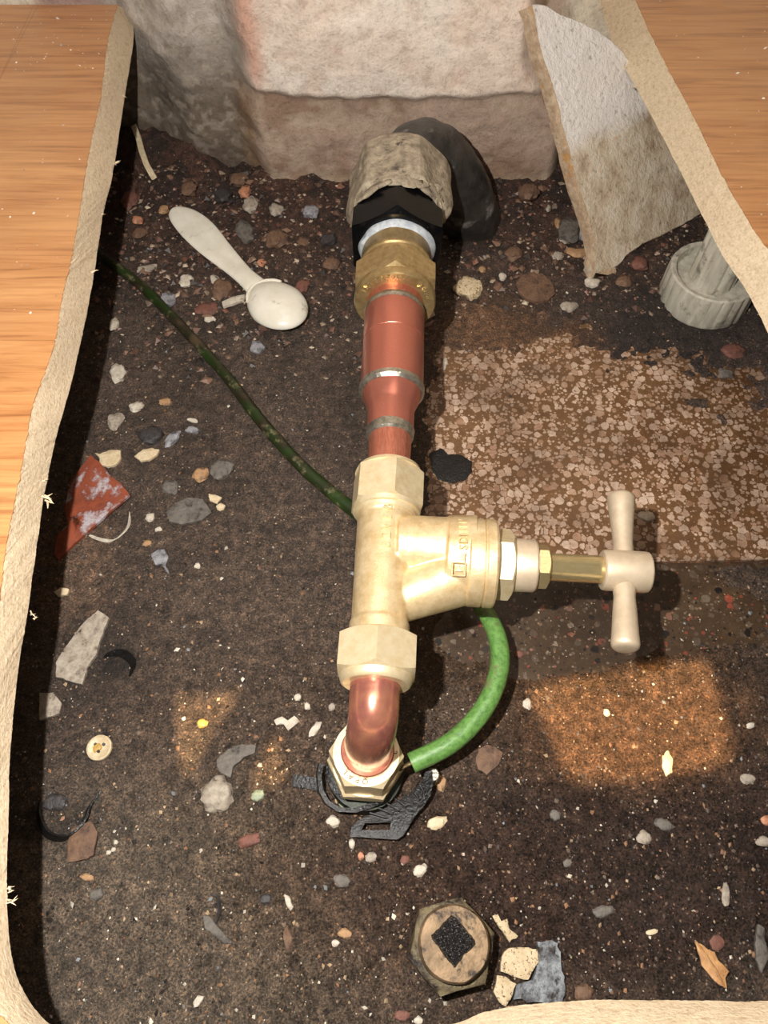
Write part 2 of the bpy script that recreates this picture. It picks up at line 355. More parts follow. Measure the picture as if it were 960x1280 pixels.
def hexnut(p0, d, L, rc, rin, rot=0.0, cham=0.95, both=True, wob=0, sides=6, seed=0):
    """hexagonal nut with chamfered ends; rc = corner radius"""
    d, u, v = frame(d); per = 10; n = sides * per; ap = rc * math.cos(math.pi / sides); rcap = ap * cham + rc * 0.0
    def rh(a):
        s = 2 * math.pi / sides; q = (a % s) - s / 2; return ap / math.cos(q)
    rs = []
    def ring(fr, ft):
        out = []
        for i in range(n):
            a = 2 * math.pi * i / n; r = fr(a)
            if wob: r *= 1 + wob * mn.noise(Vector((math.cos(a) * 2.2, math.sin(a) * 2.2, ft(a) * 180 + seed)))
            q = a + rot
            out.append(p0 + d * ft(a) + (u * math.cos(q) + v * math.sin(q)) * r)
        return out
    off = lambda a: max(0.0, rh(a) - rcap) * 0.55 + 0.0002
    rs.append(ring(lambda a: rin, lambda a: 0.0))
    rs.append(ring(lambda a: rcap, lambda a: 0.0))
    K = 4 if wob else 2
    for k in range(K):
        f = k / (K - 1)
        rs.append(ring(rh, lambda a, f=f: off(a) * (1 - f) + f * ((L - off(a)) if both else L - 0.0002)))
    rs.append(ring(lambda a: rcap if both else rh(a) * .99, lambda a: L))
    rs.append(ring(lambda a: rin, lambda a: L))
    return rings_mesh(rs, cap0=True, cap1=True)
def tube(pts, r, n=14, res=6, cap=True):
    """smooth tube through pts (Catmull-Rom); r scalar or per-point list"""
    P = [Vector(p) for p in pts]; rr = r if isinstance(r, (list, tuple)) else [r] * len(P)
    path = []; rad = []
    for i in range(len(P) - 1):
        p0 = P[max(i - 1, 0)]; p1 = P[i]; p2 = P[i + 1]; p3 = P[min(i + 2, len(P) - 1)]
        for k in range(res):
            t = k / res
            path.append(0.5 * ((2 * p1) + (-p0 + p2) * t + (2 * p0 - 5 * p1 + 4 * p2 - p3) * t * t + (-p0 + 3 * p1 - 3 * p2 + p3) * t ** 3))
            rad.append(rr[i] + (rr[i + 1] - rr[i]) * t)
    path.append(P[-1]); rad.append(rr[-1])
    d = (path[1] - path[0]).normalized(); _, u, v = frame(d); rs = []
    for k, p in enumerate(path):
        dn = (path[min(k + 1, len(path) - 1)] - path[max(k - 1, 0)]).normalized()
        q = d.rotation_difference(dn); u = q @ u; d = dn; vv = d.cross(u)
        rs.append([p + (u * math.cos(2 * math.pi * i / n) + vv * math.sin(2 * math.pi * i / n)) * rad[k] for i in range(n)])
    return rings_mesh(rs)
def ribbon(pts, wv, th):
    """strip along pts, width vector wv, thickness th"""
    P = [Vector(p) for p in pts]; rs = []
    for k, p in enumerate(P):
        d = (P[min(k + 1, len(P) - 1)] - P[max(k - 1, 0)]).normalized()
        nrm = d.cross(wv).normalized() * th / 2; h = wv / 2
        rs.append([p - h - nrm, p + h - nrm, p + h + nrm, p - h + nrm])
    return rings_mesh(rs)
def merge(*ms):
    vs = []; fs = []
    for v, f in ms:
        b = len(vs); vs += list(v); fs += [[i + b for i in q] for q in f]
    return vs, fs
def prism(poly, th, nrm=Vector((0, 0, 1))):
    """closed polygon of points extruded by th along nrm (downwards from the given face)"""
    n = len(poly); top = [Vector(p) for p in poly]; bot = [p - nrm * th for p in top]
    fs = [list(range(n)), [n + i for i in range(n)][::-1]]
    for i in range(n):
        j = (i + 1) % n; fs.append([i, j, n + j, n + i])
    return top + bot, fs
GL = {}
def glyph(ch, th=0.12):
    if ch in GL: return GL[ch]
    cu = bpy.data.curves.new('t', 'FONT'); cu.body = ch; cu.size = 1.0; cu.extrude = th; cu.align_x = 'CENTER'; cu.resolution_u = 3
    o = bpy.data.objects.new('t', cu); COL.objects.link(o); dg = bpy.context.evaluated_depsgraph_get()
    me = bpy.data.meshes.new_from_object(o.evaluated_get(dg)); vs = [v.co.copy() for v in me.vertices]; fs = [list(p.vertices) for p in me.polygons]
    bpy.data.objects.remove(o); bpy.data.meshes.remove(me); bpy.data.curves.remove(cu)
    cy = 0.35; vs = [Vector((v.x, v.y - cy, v.z)) for v in vs]
    GL[ch] = (vs, fs); return GL[ch]
def put_glyph(ch, pos, right, upv, size, wide=1.0):
    vs, fs = glyph(ch); n = right.cross(upv).normalized()
    return [pos + right * v.x * size * wide + upv * v.y * size + n * v.z * size for v in vs], fs

# ================================================================ THE SETTING
# ---- floor: terrazzo tiles under a crust of dirt
floor_slab_v = [(-.8, -.5, -.02), (.8, -.5, -.02), (.8, .8, -.02), (-.8, .8, -.02), (-.8, -.5, -.008), (.8, -.5, -.008), (.8, .8, -.008), (-.8, .8, -.008)]
floor_slab_f = [[0, 3, 2, 1], [4, 5, 6, 7], [0, 1, 5, 4], [1, 2, 6, 5], [2, 3, 7, 6], [3, 0, 4, 7]]
floor = obj('floor', floor_slab_v, floor_slab_f, greystone, smooth=False); floor['kind'] = 'structure'
jy = U(880, 703).y
def tile(x0, x1, y0, y1, mat, ang):
    b = 0.0012; c, s = math.cos(ang), math.sin(ang)
    def P(x, y, z):
        cx, cy = (x0 + x1) / 2, jy; dx, dy = x - cx, y - cy
        return (cx + dx * c - dy * s, cy + dx * s + dy * c, z)
    r0 = [P(x0, y0, -.008), P(x1, y0, -.008), P(x1, y1, -.008), P(x0, y1, -.008)]
    r1 = [P(x0, y0, -b), P(x1, y0, -b), P(x1, y1, -b), P(x0, y1, -b)]
    r2 = [P(x0 + b, y0 + b, 0), P(x1 - b, y0 + b, 0), P(x1 - b, y1 - b, 0), P(x0 + b, y1 - b, 0)]
    v, f = rings_mesh([r0, r1, r2]); return obj('terrazzo_tile', v, f, mat, floor, smooth=False)
for (x0, x1) in ((-.29, .0095), (.0105, .3195), (.3205, .62)):
    tile(x0, x1, jy + .0012, jy + .30, tzA, R(1.2)); tile(x0, x1, jy - .30, jy - .0002, tzB, R(1.2))

xs = np.unique(np.concatenate([np.linspace(-.8, -.30, 26), np.arange(-.30, .33, .0013), np.linspace(.33, .8, 24)]))
ys = np.unique(np.concatenate([np.linspace(-.5, -.05, 20), np.arange(-.05, .60, .0013), np.linspace(.60, .78, 8)]))
GX, GY = np.meshgrid(xs, ys)
Dp = GY * math.sin(TH) + H * math.cos(TH)
PXg = 480 + F * GX / Dp; PYg = 640 - F * (GY * math.cos(TH) - H * math.sin(TH)) / Dp
def blob(cx, cy, rx, ry, soft=0.35, rot=0.0):
    a = R(rot); dx = PXg - cx; dy = PYg - cy
    q = np.sqrt(((dx * math.cos(a) + dy * math.sin(a)) / rx) ** 2 + ((-dx * math.sin(a) + dy * math.cos(a)) / ry) ** 2)
    return 1 - sstep(1 - soft, 1 + soft, q)
big = fbm(GX * 14, GY * 14, 3, 5); mid = fbm(GX * 70, GY * 70, 9, 4); fine = fbm(GX * 330, GY * 330, 21, 3)
EA = sstep(520, 575, PXg) * sstep(395, 500, PYg + (big - .5) * 120) * (1 - sstep(702, 716, PYg + (PXg - 880) * .06))
EA = EA * (1 - .92 * sstep(0, 240, (PXg - 745) * .8 + (520 - PYg) * .9 + (mid - .5) * 160) * (1 - sstep(560, 700, PYg)))
EA = np.maximum(EA, 0.55 * blob(900, 640, 130, 70)) * (1 - .35 * sstep(.5, .62, mid) * sstep(760, 860, PXg))
EB = np.maximum.reduce([blob(700, 785, 130, 55), 0.7 * blob(850, 770, 110, 50)]) * (.55 + .6 * mid)
EB = EB * sstep(700, 712, PYg + (PXg - 880) * .06)
rise = sstep(.47, .60, GY) * .010 + .006 * sstep(.36, .52, GY)
hgt = 0.0012 + rise + (big - .5) * .0030 + (mid - .5) * .0030 + (fine - .5) * .0016
hgt += np.where(GY > .36, (fbm(GX * 45, GY * 45, 77, 3) - .5) * .010 * sstep(.36, .46, GY), 0)
hgt = np.where(np.maximum(EA, EB) < .05, np.maximum(hgt, .0004 + .0008 * fine), hgt)
hgt -= EA * .0050 + EB * .0040
hgt += sstep(.49, .56, GY) * (fbm(GX * 32, GY * 32, 91, 4) - .42) * .030
hgt = np.maximum(hgt, -.004)
# colours of the dirt itself
def col(c): return np.array(srgb(c)[:3])
T = np.zeros(GX.shape + (3,)) + col((90, 78, 69))
def lay(mask, c):
    global T
    T = T * (1 - mask[..., None]) + col(c) * mask[..., None]
lay(sstep(.35, .6, big) * .6, (76, 65, 57))
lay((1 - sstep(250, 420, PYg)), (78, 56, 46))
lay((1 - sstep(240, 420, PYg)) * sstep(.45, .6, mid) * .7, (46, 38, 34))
lay(blob(190, 1170, 260, 190, .5) * .75, (108, 98, 86))
lay(blob(780, 1090, 300, 150, .4) * .85, (54, 42, 38)); lay(blob(790, 900, 170, 90, .4) * .8, (96, 72, 54))
lay(blob(500, 1110, 200, 110, .5) * .5, (70, 54, 46))
lay(blob(700, 790, 200, 90, .4) * .8, (84, 66, 50))
lay(sstep(.2, .6, EA) * .9, (128, 94, 66))
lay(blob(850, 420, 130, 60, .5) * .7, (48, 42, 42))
lay(blob(610, 420, 70, 40, .5) * .7, (126, 94, 68))
lay(blob(930, 560, 60, 140, .5, 10) * .5, (96, 80, 74))
lay(blob(85, 690, 60, 90, .5) * .6, (112, 92, 76))
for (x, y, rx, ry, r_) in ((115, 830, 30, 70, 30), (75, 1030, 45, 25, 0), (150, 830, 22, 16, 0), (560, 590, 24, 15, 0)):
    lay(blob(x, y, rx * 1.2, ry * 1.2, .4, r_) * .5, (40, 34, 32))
wet = np.clip(blob(760, 1010, 380, 330, .5) + blob(480, 1180, 260, 160, .5) * .8 + blob(330, 960, 160, 150, .5) * .5 + .15 * big, 0, 1)
ny, nx = GX.shape
vco = np.stack([GX, GY, hgt], -1).reshape(-1, 3)
idx = np.arange(ny * nx).reshape(ny, nx)
fac = np.stack([idx[:-1, :-1], idx[:-1, 1:], idx[1:, 1:], idx[1:, :-1]], -1).reshape(-1, 4)
def grid_mesh(name, vco, fac, T, wet=None, mat=None):
    me = bpy.data.meshes.new(name)
    me.vertices.add(len(vco)); me.vertices.foreach_set('co', vco.astype(np.float32).ravel())
    me.loops.add(fac.size); me.loops.foreach_set('vertex_index', fac.astype(np.int32).ravel())
    me.polygons.add(len(fac)); me.polygons.foreach_set('loop_start', np.arange(0, fac.size, fac.shape[1], dtype=np.int32))
    me.update(calc_edges=True); me.validate()
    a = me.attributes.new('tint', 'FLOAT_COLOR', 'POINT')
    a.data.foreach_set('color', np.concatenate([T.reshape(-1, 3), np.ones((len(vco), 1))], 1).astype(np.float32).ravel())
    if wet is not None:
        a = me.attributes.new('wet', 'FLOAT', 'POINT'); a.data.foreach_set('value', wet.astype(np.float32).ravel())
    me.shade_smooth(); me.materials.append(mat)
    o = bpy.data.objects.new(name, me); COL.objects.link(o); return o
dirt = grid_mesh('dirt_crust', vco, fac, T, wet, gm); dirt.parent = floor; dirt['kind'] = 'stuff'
dirt['label'] = 'dark brown crust of damp dirt and fine grit over the tiles'
def gz(x, y):
    i = int(np.clip(np.searchsorted(ys, y), 1, ny - 1)); j = int(np.clip(np.searchsorted(xs, x), 1, nx - 1))
    return float(max(hgt[i, j], 0.0))

# ---- back wall: one continuous rough surface; left bay set back, rendered block in the middle, deep bay at the right
wx = np.unique(np.concatenate([np.linspace(-.9, -.32, 30), np.arange(-.32, .26, .0018), np.linspace(.26, .9, 30)]))
wz = np.unique(np.concatenate([np.arange(-.02, .21, .0018), np.linspace(.21, 1.1, 50)]))
WX, WZ = np.meshgrid(wx, wz)
jag = (fbm(WX * 30, WZ * 30, 5, 4) - .5)
Yw = .602 - .034 * sstep(-.20, -.145, WX + jag * .02) - .024 * sstep(-.118, -.092, WX + jag * .016) + .110 * sstep(0, .045, WX - .13 + .038 * sstep(.05, .12, WZ))
ledge = sstep(.084, .092, WZ + (fbm(WX * 22, WX * 0 + 3.3, 8, 4) - .5) * .010)
midm = sstep(-.112, -.085, WX) * (1 - sstep(.13, .16, WX))
bg1 = fbm(WX * 12, WZ * 12, 31, 5); bg2 = fbm(WX * 60, WZ * 60, 37, 4); bg3 = fbm(WX * 200, WZ * 200, 41, 3)
Yw = Yw - ledge * midm * .005 + (bg1 - .5) * .009 + (bg2 - .5) * .0028 + (bg3 - .5) * .0012
leftm = 1 - sstep(-.112, -.092, WX)
Yw = Yw + leftm * (np.abs(bg2 - .5)) * -.004
WT = np.zeros(WX.shape + (3,)) + col((228, 210, 194))
def wlay(m, c):
    global WT
    WT = WT * (1 - m[..., None]) + col(c) * m[..., None]
wlay(sstep(.40, .62, bg1) * .7, (238, 228, 214)); wlay(sstep(.5, .7, bg2) * .35, (216, 184, 162))
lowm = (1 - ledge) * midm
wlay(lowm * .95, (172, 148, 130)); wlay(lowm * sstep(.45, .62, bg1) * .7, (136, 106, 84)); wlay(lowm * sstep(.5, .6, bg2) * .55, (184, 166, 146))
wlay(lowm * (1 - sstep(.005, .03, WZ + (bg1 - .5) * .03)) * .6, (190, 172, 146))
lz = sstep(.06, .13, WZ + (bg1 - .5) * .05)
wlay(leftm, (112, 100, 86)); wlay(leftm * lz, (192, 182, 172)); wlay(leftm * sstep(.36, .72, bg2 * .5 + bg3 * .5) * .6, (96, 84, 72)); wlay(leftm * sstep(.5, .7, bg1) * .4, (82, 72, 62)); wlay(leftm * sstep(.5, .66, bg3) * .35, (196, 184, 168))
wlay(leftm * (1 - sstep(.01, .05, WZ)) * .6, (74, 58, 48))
pk = np.exp(-((WX + .092 + jag * .01) / .008) ** 2) * sstep(.08, .11, WZ); wlay(pk * .75, (204, 148, 124))
cr = np.exp(-((WX + .104) / .008) ** 2) * (1 - sstep(.07, .10, WZ)); wlay(cr * .6, (150, 112, 76))
fl = (1 - sstep(-.255, -.235, WX + jag * .03)); wlay(fl * sstep(.11, .13, WZ), (226, 214, 192))
fr_ = sstep(-.262, -.25, WX + jag * .02) * (1 - sstep(-.215, -.2, WX)) * sstep(.11, .13, WZ); wlay(fr_ * .8, (150, 96, 84))
rt = sstep(.13, .16, WX); wlay(rt, (232, 218, 194))
vw = np.stack([WX, Yw, WZ], -1).reshape(-1, 3); iw = np.arange(WX.size).reshape(WX.shape)
fw = np.stack([iw[:-1, :-1], iw[:-1, 1:], iw[1:, 1:], iw[1:, :-1]], -1).reshape(-1, 4)
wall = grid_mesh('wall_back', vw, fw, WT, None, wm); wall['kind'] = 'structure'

# ================================================================ CABINET BASE BOARD with the sawn opening
ZT, ZB = .125, .107
LT = [(147, 6), (138, 36), (133, 62), (129, 95), (125, 125), (116, 165), (108, 208), (100, 260), (92, 308), (78, 372), (65, 440), (41, 505), (27, 583), (9, 675), (0, 739), (-12, 835), (-24, 930), (-34, 1030), (-40, 1110), (-36, 1180), (-16, 1240), (20, 1290), (70, 1320), (150, 1340), (300, 1345), (450, 1335), (560, 1315), (620, 1300), (700, 1292), (830, 1290), (960, 1290), (1040, 1275), (1075, 1200), (1080, 1050), (1075, 850), (1060, 640), (1040, 480), (1000, 370), (966, 318), (945, 290), (905, 222), (870, 150), (835, 85), (808, 30), (790, -12)]
LB = [(165, 17), (167, 40), (166, 58), (161, 90), (156, 121), (150, 160), (144, 200), (137, 235), (129, 267), (115, 358), (98, 440), (87, 487), (69, 551), (55, 620), (46, 684), (34, 767), (23, 835), (13, 940), (10, 1040), (9, 1120), (13, 1185), (30, 1240), (69, 1284), (150, 1306), (300, 1312), (450, 1304), (564, 1281), (610, 1264), (697, 1252), (830, 1250), (960, 1251), (1020, 1240), (1045, 1180), (1050, 1050), (1045, 850), (1030, 640), (1000, 500), (962, 420), (932, 362), (905, 322), (878, 270), (838, 190), (800, 118), (768, 60), (748, -4)]
assert len(LT) == len(LB)
def dense(px, z, step, seed, amp):
    P = [U(x, y, z) for x, y in px]; out = []
    for i in range(len(P) - 1):
        p0 = P[max(i - 1, 0)]; p1 = P[i]; p2 = P[i + 1]; p3 = P[min(i + 2, len(P) - 1)]
        n = step[i]
        for k in range(n):
            t = k / n
            q = 0.5 * ((2 * p1) + (-p0 + p2) * t + (2 * p0 - 5 * p1 + 4 * p2 - p3) * t * t + (-p0 + 3 * p1 - 3 * p2 + p3) * t ** 3)
            q = q + Vector((mn.noise(Vector((q.x * 120, q.y * 120, seed))), mn.noise(Vector((q.x * 120, q.y * 120, seed + 9))), 0)) * amp
            q = q + Vector((mn.noise(Vector((q.x * 700, q.y * 700, seed))), mn.noise(Vector((q.x * 700, q.y * 700, seed + 9))), 0)) * amp * .7
            q.z = z; out.append(q)
    out.append(P[-1]); return out
steps = [max(3, int((U(*LB[i], ZB) - U(*LB[i + 1], ZB)).length / .0011)) for i in range(len(LB) - 1)]
top = dense(LT, ZT, steps, 1.0, .0004); bot = dense(LB, ZB, steps, 5.0, .0003)
n = len(top)
# outer side of the board: every inner point is joined to the board's far border
def outer(i, p, z):
    f = i / (n - 1)
    x0, x1, y0 = -.60, .62, -.36
    yb = .590 if p.x < 0 else .64
    if p.y > .0 and p.x < -.09: return Vector((x0, min(p.y + .0, yb), z))
    if p.y > .02 and p.x > .09: return Vector((x1, min(p.y, .64), z))
    a = math.atan2(p.y - .05, p.x - .03); dx, dy = math.cos(a), math.sin(a)
    t = min([q for q in (((x1 - .03) / dx) if dx > 1e-6 else 9, ((x0 - .03) / dx) if dx < -1e-6 else 9, ((y0 - .05) / dy) if dy < -1e-6 else 9)])
    return Vector((.03 + dx * t, .05 + dy * t, z))
def fan_outer(P, z):
    """outer border points, strictly walking round left side, front, right side"""
    x0, x1, y0, yl, yr = -.60, .62, -.36, P[0].y, P[-1].y
    seg = [(Vector((x0, yl, z)), Vector((x0, y0, z))), (Vector((x0, y0, z)), Vector((x1, y0, z))), (Vector((x1, y0, z)), Vector((x1, yr, z)))]
    # split inner points: left run, front run, right run
    il = next(i for i, p in enumerate(P) if p.y < .004); ir = next(i for i in range(len(P) - 1, 0, -1) if P[i].y < .004)
    out = []
    for i, p in enumerate(P):
        if i <= il: f = (yl - p.y) / (yl - P[il].y); out.append(seg[0][0].lerp(seg[0][1], max(0, min(1, f))))
        elif i < ir: out.append(seg[1][0].lerp(seg[1][1], (i - il) / (ir - il)))
        else: f = (p.y - P[ir].y) / (yr - P[ir].y); out.append(seg[2][0].lerp(seg[2][1], max(0, min(1, f))))
    return out
base = empty('chipboard_panel', (0, .3, ZB), 'oak-effect chipboard cabinet base with a roughly sawn opening around the pipes', 'cabinet base')
mids = []
for k in range(1, 4):
    f = k / 4; row = []
    for a, b in zip(top, bot):
        q = a.lerp(b, f); nn = Vector((mn.noise(q * 260), mn.noise(q * 260 + Vector((7, 7, 7))), 0)) * .0002
        row.append(q + nn)
    mids.append(row)
to = fan_outer(top, ZT - .0006); bo = fan_outer(bot, ZB)
tt = [Vector((p.x, p.y, ZT - .0006)) for p in top]
v, f = rings_mesh([to, tt] + mids + [bot, bo, to], closed=False, cap0=False, cap1=False)
nn = len(to); f.append([k * nn for k in range(7)]); f.append([k * nn + nn - 1 for k in range(7)][::-1])
core = obj('chipboard_core', v, f, chip, base, ang=50)
lt = [Vector((p.x, p.y, ZT)) + Vector((mn.noise(p * 900), mn.noise(p * 900 + Vector((3, 3, 3))), 0)) * .0005 for p in top]
lo = fan_outer(lt, ZT); lb = [Vector((p.x, p.y, ZT - .0006)) for p in lt]; lob = [Vector((p.x, p.y, ZT - .0006)) for p in lo]
v, f = rings_mesh([lob, lo, lt, lb], closed=False, cap0=False, cap1=False)
lam = obj('laminate_top', v, f, oak, base, smooth=False); lam['label'] = 'oak-effect laminate surface with pencil lines'
# torn splinters hanging from the sawn edge
rnd = random.Random(5)
sv = []
for (px, py, s) in ((57, 622, 9), (62, 628, 11), (56, 600, 5), (40, 766, 5), (43, 772, 5), (12, 1112, 6), (14, 1109, 6), (12, 1128, 7), (17, 1128, 7), (146, 203, 6), (143, 205, 4), (117, 340, 6), (128, 268, 4), (158, 62, 5), (155, 120, 4), (752, 10, 6), (790, 108, 4), (782, 84, 4)):
    c = U(px, py, ZB + .003); r = mm(s, c) / 2
    for k in range(3):
        d = Vector((rnd.uniform(.1, 1), rnd.uniform(-.6, .6), rnd.uniform(-.3, .3))).normalized()
        if px > 500: d.x *= -1
        sv.append(lathe(c + Vector((rnd.uniform(-r, r) * .5, rnd.uniform(-r, r), 0)) - d * r, d, [(0, r * .25), (r * 1.2, r * .22), (r * 2.6, r * .04)], 5))
v, f = merge(*sv); sp = obj('splinter_fringe', v, f, chip, base, smooth=False); sp['kind'] = 'stuff'

# ================================================================ PLASTER SLAB leaning on the wall at the right
A = Vector((.162, .451, .004)); B = Vector((.26, .522, .004)); Cc = Vector((.093, .532, .152))
A = U(745, 345, .010); B = U(872, 272, .012); Cc = Uy(661, 9, .532)
N_ = (B - A).cross(Cc - A).normalized()
if N_.z < 0: N_ = -N_
def on_plane(px, py):
    d = ray(px, py); o = Vector((0, 0, H)); t = (A - o).dot(N_) / d.dot(N_); return o + d * t
outl = [(661, 9), (668, 50), (676, 82), (690, 120), (699, 160), (708, 195), (718, 232), (730, 268), (737, 295), (741, 318), (738, 336), (742, 346), (752, 341), (775, 333), (782, 322), (803, 306), (830, 294), (855, 281), (882, 266), (880, 235), (862, 200), (840, 160), (815, 120), (795, 85), (772, 55), (745, 36), (722, 24), (700, 17), (682, 6), (670, 5)]
poly = []
for i, (x, y) in enumerate(outl):
    x2, y2 = outl[(i + 1) % len(outl)]; m_ = max(1, int(math.hypot(x2 - x, y2 - y) / 6))
    for k in range(m_):
        t = k / m_; q = on_plane(x + (x2 - x) * t, y + (y2 - y) * t)
        q += Vector((mn.noise(q * 300), mn.noise(q * 300 + Vector((5, 5, 5))), 0)) * .0012; poly.append(q)
TS = .007
slab = empty('plaster_slab', U(800, 310, 0), 'broken white and tan speckled plaster slab leaning against the back wall', 'plaster slab')
cen = sum(poly, Vector()) / len(poly)
n_ = len(poly); front = [p + (cen - p).normalized() * .0012 for p in poly]
back1 = [p - N_ * .0015 for p in poly]; back2 = [p - N_ * TS + Vector((mn.noise(p * 200), mn.noise(p * 200 + Vector((1, 2, 3))), 0)) * .002 for p in poly]
v, f = rings_mesh([front, back1, back2]); obj('plaster_face', v, f, slm, slab, ang=30)
# tan broken edge along its left side
ed = M('tan_broken_edge', (200, 178, 150), (164, 136, 108), 160, 0.8, 0, (400, 0.0012), c3=(186, 140, 84), s3=60, t3=(0.58, 0.66))
ep = []; 
for k, p in enumerate(poly[:58]):
    if k % 2 == 0: ep.append(p)
rs = []
for k, p in enumerate(ep):
    t = (ep[min(k + 1, len(ep) - 1)] - ep[max(k - 1, 0)]).normalized(); s = t.cross(N_).normalized()
    if s.x > 0: s = -s
    wv_ = .0012 + .0020 * max(0, mn.noise(p * 60)); 
    rs.append([p + N_ * .0006 - s * .003, p + N_ * .0002 + s * wv_ * .5, p - N_ * .004 + s * wv_, p - N_ * TS + s * wv_, p - N_ * TS - s * .004])
v, f = rings_mesh(rs); obj('broken_edge', v, f, ed, slab, ang=60)

# ================================================================ CABINET LEG (white plastic foot) at the right
fc = U(876, 376, 0); leg = empty('adjustable_foot', fc, 'white ribbed plastic adjustable cabinet leg standing under the sawn edge at right', 'cabinet leg')
g0 = .0015; rf = .0325
def ribbed(p0, d, prof, nrib, depth_, n=96):
    d, u, v = frame(d); rs = []
    for (t, r, a_) in prof:
        ring = []
        for i in range(n):
            a = 2 * math.pi * i / n; rr = r * (1 - a_ * depth_ * (0.5 + 0.5 * math.cos(a * nrib)) ** 4)
            ring.append(p0 + d * t + (u * math.cos(a) + v * math.sin(a)) * rr)
        rs.append(ring)
    return rings_mesh(rs)
v, f = ribbed(fc + Vector((0, 0, g0)), Vector((0, 0, 1)), [(0, rf * .93, 0), (.0015, rf * .97, 0), (.003, rf, 1), (.024, rf * .99, 1), (.027, rf * .97, .3), (.028, rf * .93, 0), (.0275, rf * .84, 0), (.021, rf * .80, 0), (.0205, rf * .55, 0)], 24, .045)
obj('foot', v, f, legpl, leg)
v, f = ribbed(fc + Vector((0, 0, .018)), Vector((0, 0, 1)), [(0, .0165, 0), (.004, .0165, 1), (.062, .0158, 1), (.063, .0178, 0), (.0705, .0178, 0), (.071, .0150, 0), (.0885, .0150, 0)], 8, .14)
obj('stem', v, f, legpl, leg)
k0 = PX(fc + Vector((0, -rf, .015)))
v, f = lathe(U(851, 393, .0) + Vector((0, 0, .013)), Vector((-.35, -.9, .1)), [(-.003, .0022), (.0006, .0022), (.001, .0016)], 12)
obj('foot_lug', v, f, darkstone, leg)

# ================================================================ PIPEWORK: one rigid assembly
ZP = .09
def S(py):                     # pipe axis through the photograph's rows
    x = 494 + (365 - py) * .0356 if py < 592 else 486 - (py - 592) * .0622
    return U(x, py, ZP)
pipe = empty('stop_valve_pipework', U(466, 930, 0), 'brass stop valve with cross handle on a copper pipe run crossing the opening', 'pipework')
def seg(name, y0, y1, prof, mat, parent=pipe, n=56, wob=0, label=None):
    """lathe from row y0 (back) to row y1 (front); prof: (fraction, width px)"""
    a, b = S(y0), S(y1); L = (b - a).length
    pr = [(q * L, mm(wp / 2, a.lerp(b, min(1, max(0, q))))) for q, wp in prof]
    v, f = lathe(a, b - a, pr, n, wob); o = obj(name, v, f, mat, parent)
    if label: o['label'] = label
    return o
def nut(name, y0, y1, wc, win, mat, rot=0, cham=.97, parent=pipe, wob=0, sides=6, both=True):
    a, b = S(y0), S(y1); rc = mm(wc / 2, a.lerp(b, .5))
    v, f = hexnut(a, b - a, (b - a).length, rc, mm(win / 2, a), rot, cham, both, wob, sides); return obj(name, v, f, mat, parent, ang=28)
# old black pipe coming out of the floor and bending into the fitting
pts = [U(501, 216, ZP), U(512, 198, .092), U(528, 188, .089), U(548, 198, .077), U(566, 222, .058), U(580, 250, .034), U(590, 276, .006), U(594, 286, -.01)]
rr = [mm(q / 2, p) for q, p in zip((66, 70, 74, 76, 76, 74, 72, 72), pts)]
v, f = tube(pts, rr, 32, 8)
v = [p + Vector((mn.noise(p * 90), mn.noise(p * 90 + Vector((4, 4, 4))), mn.noise(p * 90 + Vector((8, 8, 8))))) * .0016 for p in v]
obj('old_black_pipe', v, f, lead, pipe, ang=80)
o = nut('putty_covered_nut', 214, 277, 134, 60, putty, R(8), .93, wob=.14)
md = o.modifiers.new('s', 'SUBSURF'); md.levels = 1; md.render_levels = 1; o['label'] = 'large nut smeared with grey putty'
for (px, py, s) in ((505, 216, 22), (540, 236, 18), (470, 232, 20), (520, 190, 14), (457, 208, 14)):
    c = U(px, py, ZP + mm(58, S(240)) * (0.86 if abs(px - 500) < 30 else .62)); r = mm(s / 2, c)
    bm = bmesh.new(); bmesh.ops.create_icosphere(bm, subdivisions=3, radius=1)
    for q in bm.verts:
        nz_ = 1 + .35 * mn.noise(q.co * 2 + Vector((px, py, 0))); q.co = Vector((q.co.x * r * 1.2, q.co.y * r * 1.3, q.co.z * r * .35)) * nz_ + c
    from_bm('putty_smear', bm, putty, o, ang=80)
rnd = random.Random(11)
for k in range(22):            # ragged putty squeezed out along the rim and over the black nut
    a = R(12 + 156 * k / 21); cen_ = S(277 + rnd.uniform(-6, 5)); rr_ = mm(58 + rnd.uniform(-3, 1), cen_); dd_ = (S(277) - S(214)).normalized(); _, uu_, vv_ = frame(dd_)
    if vv_.z < 0: vv_ = -vv_
    a += R(rnd.uniform(-5, 5)); c = cen_ + uu_ * rr_ * math.cos(a) + vv_ * rr_ * math.sin(a); r_ = mm(rnd.uniform(4, 8), c); lk = rnd.uniform(.6, 1.9)
    bm = bmesh.new(); bmesh.ops.create_icosphere(bm, subdivisions=2, radius=1)
    for q in bm.verts:
        h_ = q.co * (1 + .45 * mn.noise(q.co * 1.8 + Vector((k, k, 0))))
        q.co = c + dd_ * h_.x * r_ * lk + (uu_ * -math.sin(a) + vv_ * math.cos(a)) * h_.y * r_ * 2.4 + (uu_ * math.cos(a) + vv_ * math.sin(a)) * h_.z * r_ * .32
    from_bm('putty_smear', bm, putty, o, ang=80)
bn = nut('black_plastic_nut', 283, 313, 126, 70, blackpl, R(30), .985)
seg('nut_collar', 260, 290, [(0, 98), (.05, 104), (.12, 106), (.3, 107), (1, 107)], blackpl, parent=bn)
seg('sealing_tape', 311, 321, [(0, 94), (.2, 95), (.4, 94), (.7, 91), (1, 84)], tape, wob=.05)
a_ = seg('brass_adaptor', 316, 350, [(0, 84), (.02, 87), (.45, 87), (.5, 90), (.6, 90), (.63, 86), (1, 86)], brass_gold, n=60)
